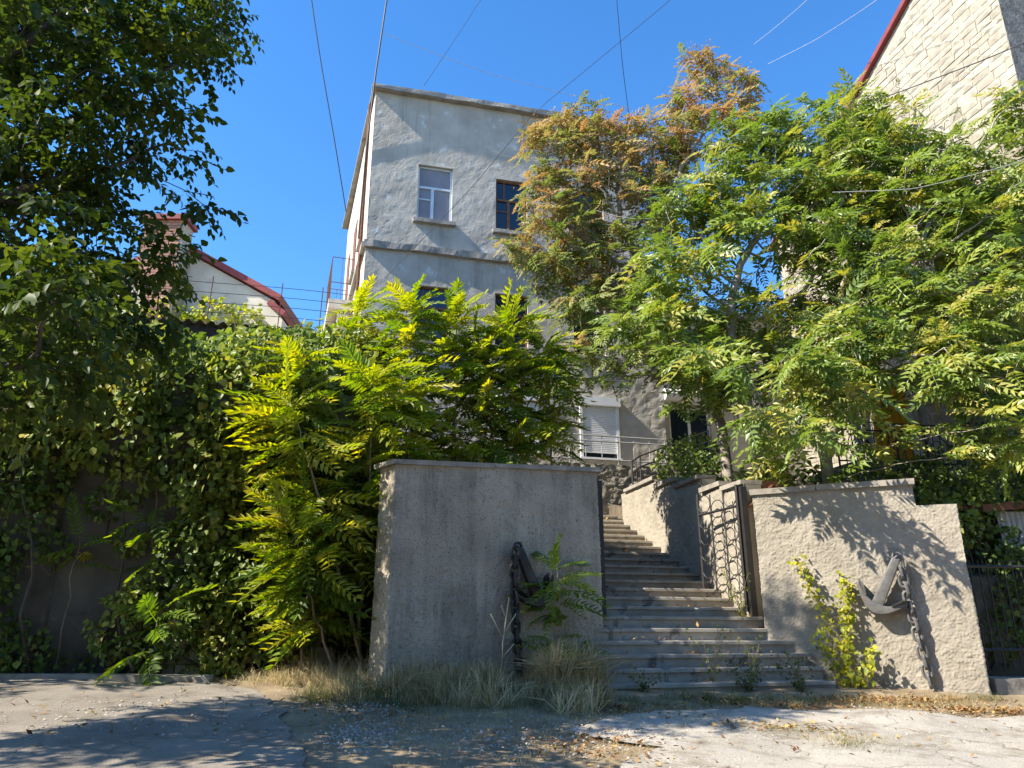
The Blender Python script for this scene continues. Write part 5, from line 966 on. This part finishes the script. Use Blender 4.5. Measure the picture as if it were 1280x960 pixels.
# lime-yellow climber beside the right anchor: shoots set with round leaves
lv_ = thing('climber', 'lime-yellow leafy climber growing up the sunlit gate wall', 'plant', RP(1.05, 0.35, 0.85)); rs = np.random.default_rng(9); P, D, T = [], [], []; mb = MB()
shoots = [(RP(1.0, 0.3, 0.8), RP(0.85, 0.2, 1.7), RP(0.55, 0.12, 2.62)), (RP(1.05, 0.3, 0.8), RP(1.1, 0.2, 1.6), RP(1.12, 0.12, 2.3)), (RP(1.1, 0.3, 0.8), RP(1.12, 0.2, 1.5), RP(1.2, 0.12, 2.2)), (RP(1.2, 0.35, 0.8), RP(1.3, 0.3, 1.1), RP(1.42, 0.25, 1.4)), (RP(0.9, 0.35, 0.8), RP(0.85, 0.3, 1.2), RP(0.7, 0.25, 1.5)), (RP(1.1, 0.4, 0.8), RP(1.1, 0.4, 1.1), RP(1.1, 0.35, 1.5)), (RP(1.3, 0.4, 0.8), RP(1.3, 0.4, 1.0), RP(1.4, 0.35, 1.3))]
for sh_ in shoots:
    q = np.array(sh_); tt = np.linspace(0, 2, 9); c = np.stack([np.interp(tt, range(3), q[:, k]) for k in range(3)], 1); mb.tube(c, np.linspace(0.010, 0.004, 9), 5)
    n = int(np.linalg.norm(q[2] - q[0]) * 85); f = rs.random(n) ** 0.8 * 2; P += list(np.stack([np.interp(f, range(3), q[:, k]) for k in range(3)], 1) + rs.normal(0, 0.05, (n, 3))); D += list(rand_dirs(n, rs) + np.array([*(RN * 0.6), -0.5])); T += list(rs.uniform(0.1, 0.9, n))
V, F, T = scatter([tuple(map(np.array, leaflet(0.075, 0.07, 0.15, 0.15)))], P, D, np.tile((-0.5, -0.5, 0.7), (len(P), 1)) + rs.normal(0, .4, (len(P), 3)), rs.uniform(0.6, 1.2, len(P)), T)
raw_mesh('foliage', V, F, M['leaf_lime'], lv_, False, T); mb.build('stems', M['stem'], lv_, True)
# weeds on the lower steps
def weed(label, base, n, h, spread, mat, seed, leaves=26, size=0.06):
    rs = np.random.default_rng(seed); o = thing('weed', label, 'plant', base, 'weeds at the stairs'); P, D, T = [], [], []; mb = MB(); b0 = np.array(base)
    for k in range(n):
        a = rs.uniform(0, 6.28); e = b0 + (math.cos(a) * spread * rs.uniform(.4, 1), math.sin(a) * spread * .5, h * rs.uniform(.6, 1)); c = [b0 + (e - b0) * w + (0, 0, 0.1 * h * math.sin(math.pi * w)) for w in np.linspace(0, 1, 6)]; mb.tube(c, np.linspace(0.006, 0.002, 6), 4)
        f = rs.random(leaves); P += list(b0 + (e - b0) * f[:, None] + rs.normal(0, 0.03, (leaves, 3))); D += list(rand_dirs(leaves, rs)); T += list(rs.uniform(0.1, 0.8, leaves))
    V, F, T = scatter([tuple(map(np.array, leaflet(size, size * .6, 0.1, 0.15)))], P, D, np.tile((0, -.4, 0.8), (len(P), 1)) + rs.normal(0, .4, (len(P), 3)), rs.uniform(0.6, 1.2, len(P)), T)
    raw_mesh('foliage', V, F, mat, o, False, T); mb.build('stems', M['stem'], o, True)
weed('sprawling green weed at the foot of the stairs, middle', W(1.6, -1.05, 0.80), 12, 0.45, 0.5, M['grass_green'], 1, 22, 0.05)
weed('green weed at the foot of the stairs beside the lime climber', W(2.3, -1.15, 0.78), 12, 0.5, 0.45, M['grass_green'], 2, 22, 0.05)
weed('thin tall weed leaning over the lower steps', W(1.2, -0.85, 0.9), 6, 0.75, 0.5, M['leaf_young'], 3, 14, 0.05)
weed('small weed with yellow leaves on the third step', W(1.95, -0.6, 1.0), 4, 0.5, 0.25, M['leaf_lime'], 4, 14, 0.05)
weed('trailing vine hanging through the open gate leaf', W(2.45, 0.45, 1.76), 5, 0.75, 0.35, M['leaf_young'], 5, 22, 0.05)
weed('low green weed at the left end of the bottom step', W(0.1, -1.1, 0.82), 7, 0.3, 0.3, M['grass_green'], 6, 20, 0.045)
st_ = thing('dead_stalk', 'bare straw-coloured forked stalk beside the black chain', 'plant', LP(1.42, 0.30, 0.86)); mb = MB()
for pts in ([(-1.62, -0.35, 0.88), (-1.60, -0.35, 1.4), (-1.52, -0.36, 1.95)], [(-1.60, -0.35, 1.45), (-1.78, -0.36, 1.75)], [(-1.59, -0.35, 1.5), (-1.42, -0.36, 1.75)], [(-1.56, -0.35, 1.7), (-1.63, -0.36, 1.85)], [(-1.61, -.35, 1.2), (-1.45, -.36, 1.38)]): mb.tube([LP(p[0] + 3.04, -p[1] - 0.05, p[2]) for p in pts], 0.008, 5)
mb.build('stem', M['dryst'], st_, True)

# ------------------------------------------------------------------ grass, litter, gravel
def blade(h, w, bend): return np.array([(0, -w / 2, 0), (0, w / 2, 0), (bend * h * .35, w * .35, h * .55), (bend * h * .35, -w * .35, h * .55), (bend * h, 0, h * (1 - .3 * bend))]), np.array([(0, 1, 2), (0, 2, 3), (3, 2, 4)])
BL = [blade(1, w_, b) for w_, b in ((0.022, 0.1), (0.016, 0.3), (0.028, 0.6), (0.034, 1.0), (0.013, 0.15), (0.024, 1.25))]
def grass(name, patches, mat, seed, label=None):
    rs = np.random.default_rng(seed); P, S, T = [], [], []
    for x, y, rx, ry, n, h, tn in patches:
        nt_ = max(2, n // 14); cx = rs.normal(0, .5, nt_) * rx + x; cy_ = rs.normal(0, .5, nt_) * ry + y; k = rs.integers(0, nt_, n); hk = rs.uniform(0.45, 1.15, nt_); tk = rs.normal(0, 0.16, nt_); px = cx[k] + rs.normal(0, .045, n); py = cy_[k] + rs.normal(0, .045, n)
        P += list(np.stack([px, py, gh(px, py) - 0.01], 1)); S += list(h * hk[k] * rs.uniform(0.35, 1.1, n)); T += list(np.clip(rs.normal(tn, 0.16, n) + tk[k], 0, 1))
    n = len(P); a = rs.uniform(0, 6.28, n); U = np.stack([np.cos(a), np.sin(a), np.zeros(n)], 1)
    # blades stand on z: direction is horizontal, up vertical with a lean
    Up = np.tile((0, 0, 1.0), (n, 1)) + rs.normal(0, 0.34, (n, 3)) * (1, 1, 0.3); V, F, T = scatter(BL, P, U, Up, S, T, None, seed)
    return structure(raw_mesh(name, V, F, mat, None, False, T), 'stuff')
GW = []
for k in range(26):
    s_ = -3.2 + 3.1 * k / 25; x, y = LWp(2.45 * k / 25, 0.26); GW.append((x, y, 0.16, 0.22, 330, (0.30, 0.42, 0.26, 0.46, 0.34)[k % 5] * (0.6 if 15 <= k <= 19 else 1.0) + (0.0 if k < 20 else 0.10), 0.6))
for k in range(70): GW.append((-2.3 + 3.2 * random.random(), 8.85 + 1.7 * random.random(), 0.22, 0.2, 160, random.choice((0.1, 0.16, 0.26, 0.38, 0.45)), random.uniform(0.35, 0.85)))
for k in range(10): x, y, _ = W(-0.95 + 0.05 * k, -0.75, 0); GW.append((x, y, 0.14, 0.2, 420, 0.62, 0.8))
o = grass('dry_grass', GW + [(-2.4, 10.4, 0.5, 0.35, 1500, 0.28, 0.85), (-3.0, 10.3, 0.4, 0.3, 900, 0.22, 0.9), (-2.0, 10.9, 0.4, 0.3, 700, 0.4, 0.8), (-2.7, 10.9, 0.4, 0.3, 800, 0.4, 0.8), (3.0, 9.35, 0.5, 0.15, 500, 0.16, 0.6), (4.4, 10.2, 0.7, 0.25, 700, 0.14, 0.6), (5.2, 10.0, 0.6, 0.3, 800, 0.12, 0.7), (5.7, 9.4, 0.8, 0.18, 1300, 0.09, 0.7), (4.7, 9.75, 0.9, 0.22, 1200, 0.12, 0.7), (5.4, 10.2, 0.8, 0.2, 900, 0.13, 0.6), (2.4, 8.25, 0.6, 0.16, 1000, 0.10, 0.7), (3.1, 7.7, 0.4, 0.25, 900, 0.10, 0.75), (1.7, 8.55, 0.5, 0.14, 700, 0.09, 0.65), (1.2, 7.6, 0.6, 0.5, 700, 0.08, 0.7), (2.9, 7.5, 0.3, 0.3, 350, 0.14, 0.7), (0.2, 7.4, 0.8, 0.6, 900, 0.07, 0.6), (0.0, 8.4, 1.0, 0.5, 1200, 0.09, 0.6), (1.0, 8.4, 0.7, 0.4, 900, 0.10, 0.7), (-0.6, 7.6, 0.7, 0.7, 700, 0.06, 0.6), (0.9, 6.9, 0.6, 0.5, 700, 0.07, 0.7)] + [(random.uniform(-1.3, 1.6), random.uniform(6.3, 8.8), 0.16, 0.12, 60, random.uniform(0.04, 0.1), random.uniform(0.5, 0.9)) for _ in range(60)] + [(random.uniform(1.6, 6.0), random.uniform(7.0, 9.4), 0.10, 0.06, 22, random.uniform(0.04, 0.09), random.uniform(0.5, 0.9)) for _ in range(40)], M['grass_dry'], 1); o['label'] = 'dry straw grass along the walls'
o = grass('green_grass', [(-1.6, 9.7, 0.6, 0.6, 1600, 0.19, 0.4), (-0.6, 9.8, 0.7, 0.6, 1300, 0.2, 0.45), (0.4, 9.8, 0.6, 0.6, 1000, 0.2, 0.45), (1.1, 9.5, 0.35, 0.25, 700, 0.16, 0.5), (-1.2, 9.1, 0.9, 0.4, 1500, 0.12, 0.4), (0.3, 9.1, 0.8, 0.4, 1100, 0.12, 0.45), (-0.4, 8.8, 1.2, 0.35, 1500, 0.10, 0.5), (-1.8, 8.9, 0.5, 0.5, 900, 0.12, 0.45), (-1.9, 9.7, 0.5, 0.5, 1200, 0.16, 0.35), (4.6, 9.9, 0.8, 0.3, 700, 0.1, 0.6), (1.6, 9.2, 0.5, 0.3, 600, 0.12, 0.55), (-2.1, 9.2, 0.35, 0.4, 900, 0.13, 0.35), (-1.7, 8.2, 0.2, 0.5, 500, 0.08, 0.4), (1.9, 8.6, 0.5, 0.18, 700, 0.09, 0.7), (2.7, 8.1, 0.5, 0.22, 900, 0.10, 0.75), (3.0, 7.4, 0.35, 0.35, 500, 0.13, 0.6), (2.4, 9.7, 0.6, 0.25, 900, 0.18, 0.5), (3.3, 9.8, 0.6, 0.2, 700, 0.17, 0.5), (5.9, 10.3, 0.4, 0.15, 500, 0.12, 0.5), (6.3, 9.7, 0.3, 0.2, 400, 0.12, 0.5), (0.6, 8.5, 0.5, 0.2, 400, 0.07, 0.6), (0.3, 7.0, 0.7, 0.6, 700, 0.05, 0.7)], M['grass_green'], 2); o['label'] = 'low green grass on the verge'
rs = np.random.default_rng(12)
def litter(name, patches, temp, mat, seed, size, tone=(0, 1), z=0.012, flat=True):
    rs = np.random.default_rng(seed); P = []
    for x, y, rx, ry, n in patches: px = x + rs.normal(0, .5, n) * rx; py = y + rs.normal(0, .5, n) * ry; P.append(np.stack([px, py, gh(px, py) + z + rs.random(n) * .012], 1))
    P = np.concatenate(P); n = len(P); a = rs.uniform(0, 6.28, n); D = np.stack([np.cos(a), np.sin(a), rs.normal(0, .25, n)], 1); U = np.tile((0, 0, 1.0), (n, 1)) + rs.normal(0, .3, (n, 3))
    V, F, T = scatter(temp, P, D, U, rs.uniform(*size, n), rs.uniform(*tone, n), None, seed); return structure(raw_mesh(name, V, F, mat, None, False, T), 'stuff')
litter('fallen_leaves', [(4.6, 10.1, 1.1, 0.35, 900), (5.4, 9.4, 0.8, 0.25, 500), (3.0, 9.5, 0.9, 0.25, 500), (1.2, 9.0, 0.8, 0.4, 260), (2.6, 8.2, 0.7, 0.25, 160), (2, 7.6, 2.5, 1.5, 70), (4.8, 8.2, 1.8, 1.2, 45), (-1.2, 8.2, 1.0, 0.8, 160), (0.6, 7.2, 0.9, 0.8, 300), (-3.5, 8.2, 2, 1.5, 120)], [tuple(map(np.array, leaflet(0.06, 0.032, 0.3, -0.3)))], M['litter'], 3, (0.5, 1.2))
gr = np.array([(1, 0, 0), (-.5, .8, .1), (-.5, -.8, 0), (0.1, .1, .7), (.2, -.6, .45)]); gf = np.array([(0, 1, 3), (1, 2, 3), (2, 4, 3), (4, 0, 3), (2, 0, 4)])
litter('gravel', [(0.0, 7.3, 1.1, 0.9, 500), (0.9, 8.0, 0.8, 0.5, 300), (-1.3, 7.4, 0.4, 0.9, 500), (-1.6, 8.8, 0.4, 0.6, 300), (2.2, 7.8, 2.0, 1.2, 350), (4.5, 8.8, 2.0, 0.7, 250), (-3.4, 8.0, 1.6, 1.2, 300)], [(gr, gf)], M['gravel'], 4, (0.006, 0.022), z=0.004)
# leaves lying on the steps
P = []; rs = np.random.default_rng(31)
for i in range(NU):
    n = 26; P += [W(a, 0.62 + i * run + b, zt + (i + 1) * rise + 0.012) for a, b in zip(rs.uniform(0.2, 2.6, n), rs.uniform(0.08, run, n))]
for i in range(6): n = 16; P += [W(a, lowt[i] + b, lowz[i] + 0.016) for a, b in zip(rs.uniform(0, 2.7, n), rs.uniform(0.05, .2, n))]
n = len(P); a = rs.uniform(0, 6.28, n); V, F, T = scatter([tuple(map(np.array, leaflet(0.08, 0.035, 0.3, -0.3)))], P, np.stack([np.cos(a), np.sin(a), rs.normal(0, .25, n)], 1), np.tile((0, 0, 1.0), (n, 1)) + rs.normal(0, .3, (n, 3)), rs.uniform(.6, 1.3, n), rs.uniform(0, 1, n)); structure(raw_mesh('stair_litter', V, F, M['litter'], None, False, T), 'stuff')
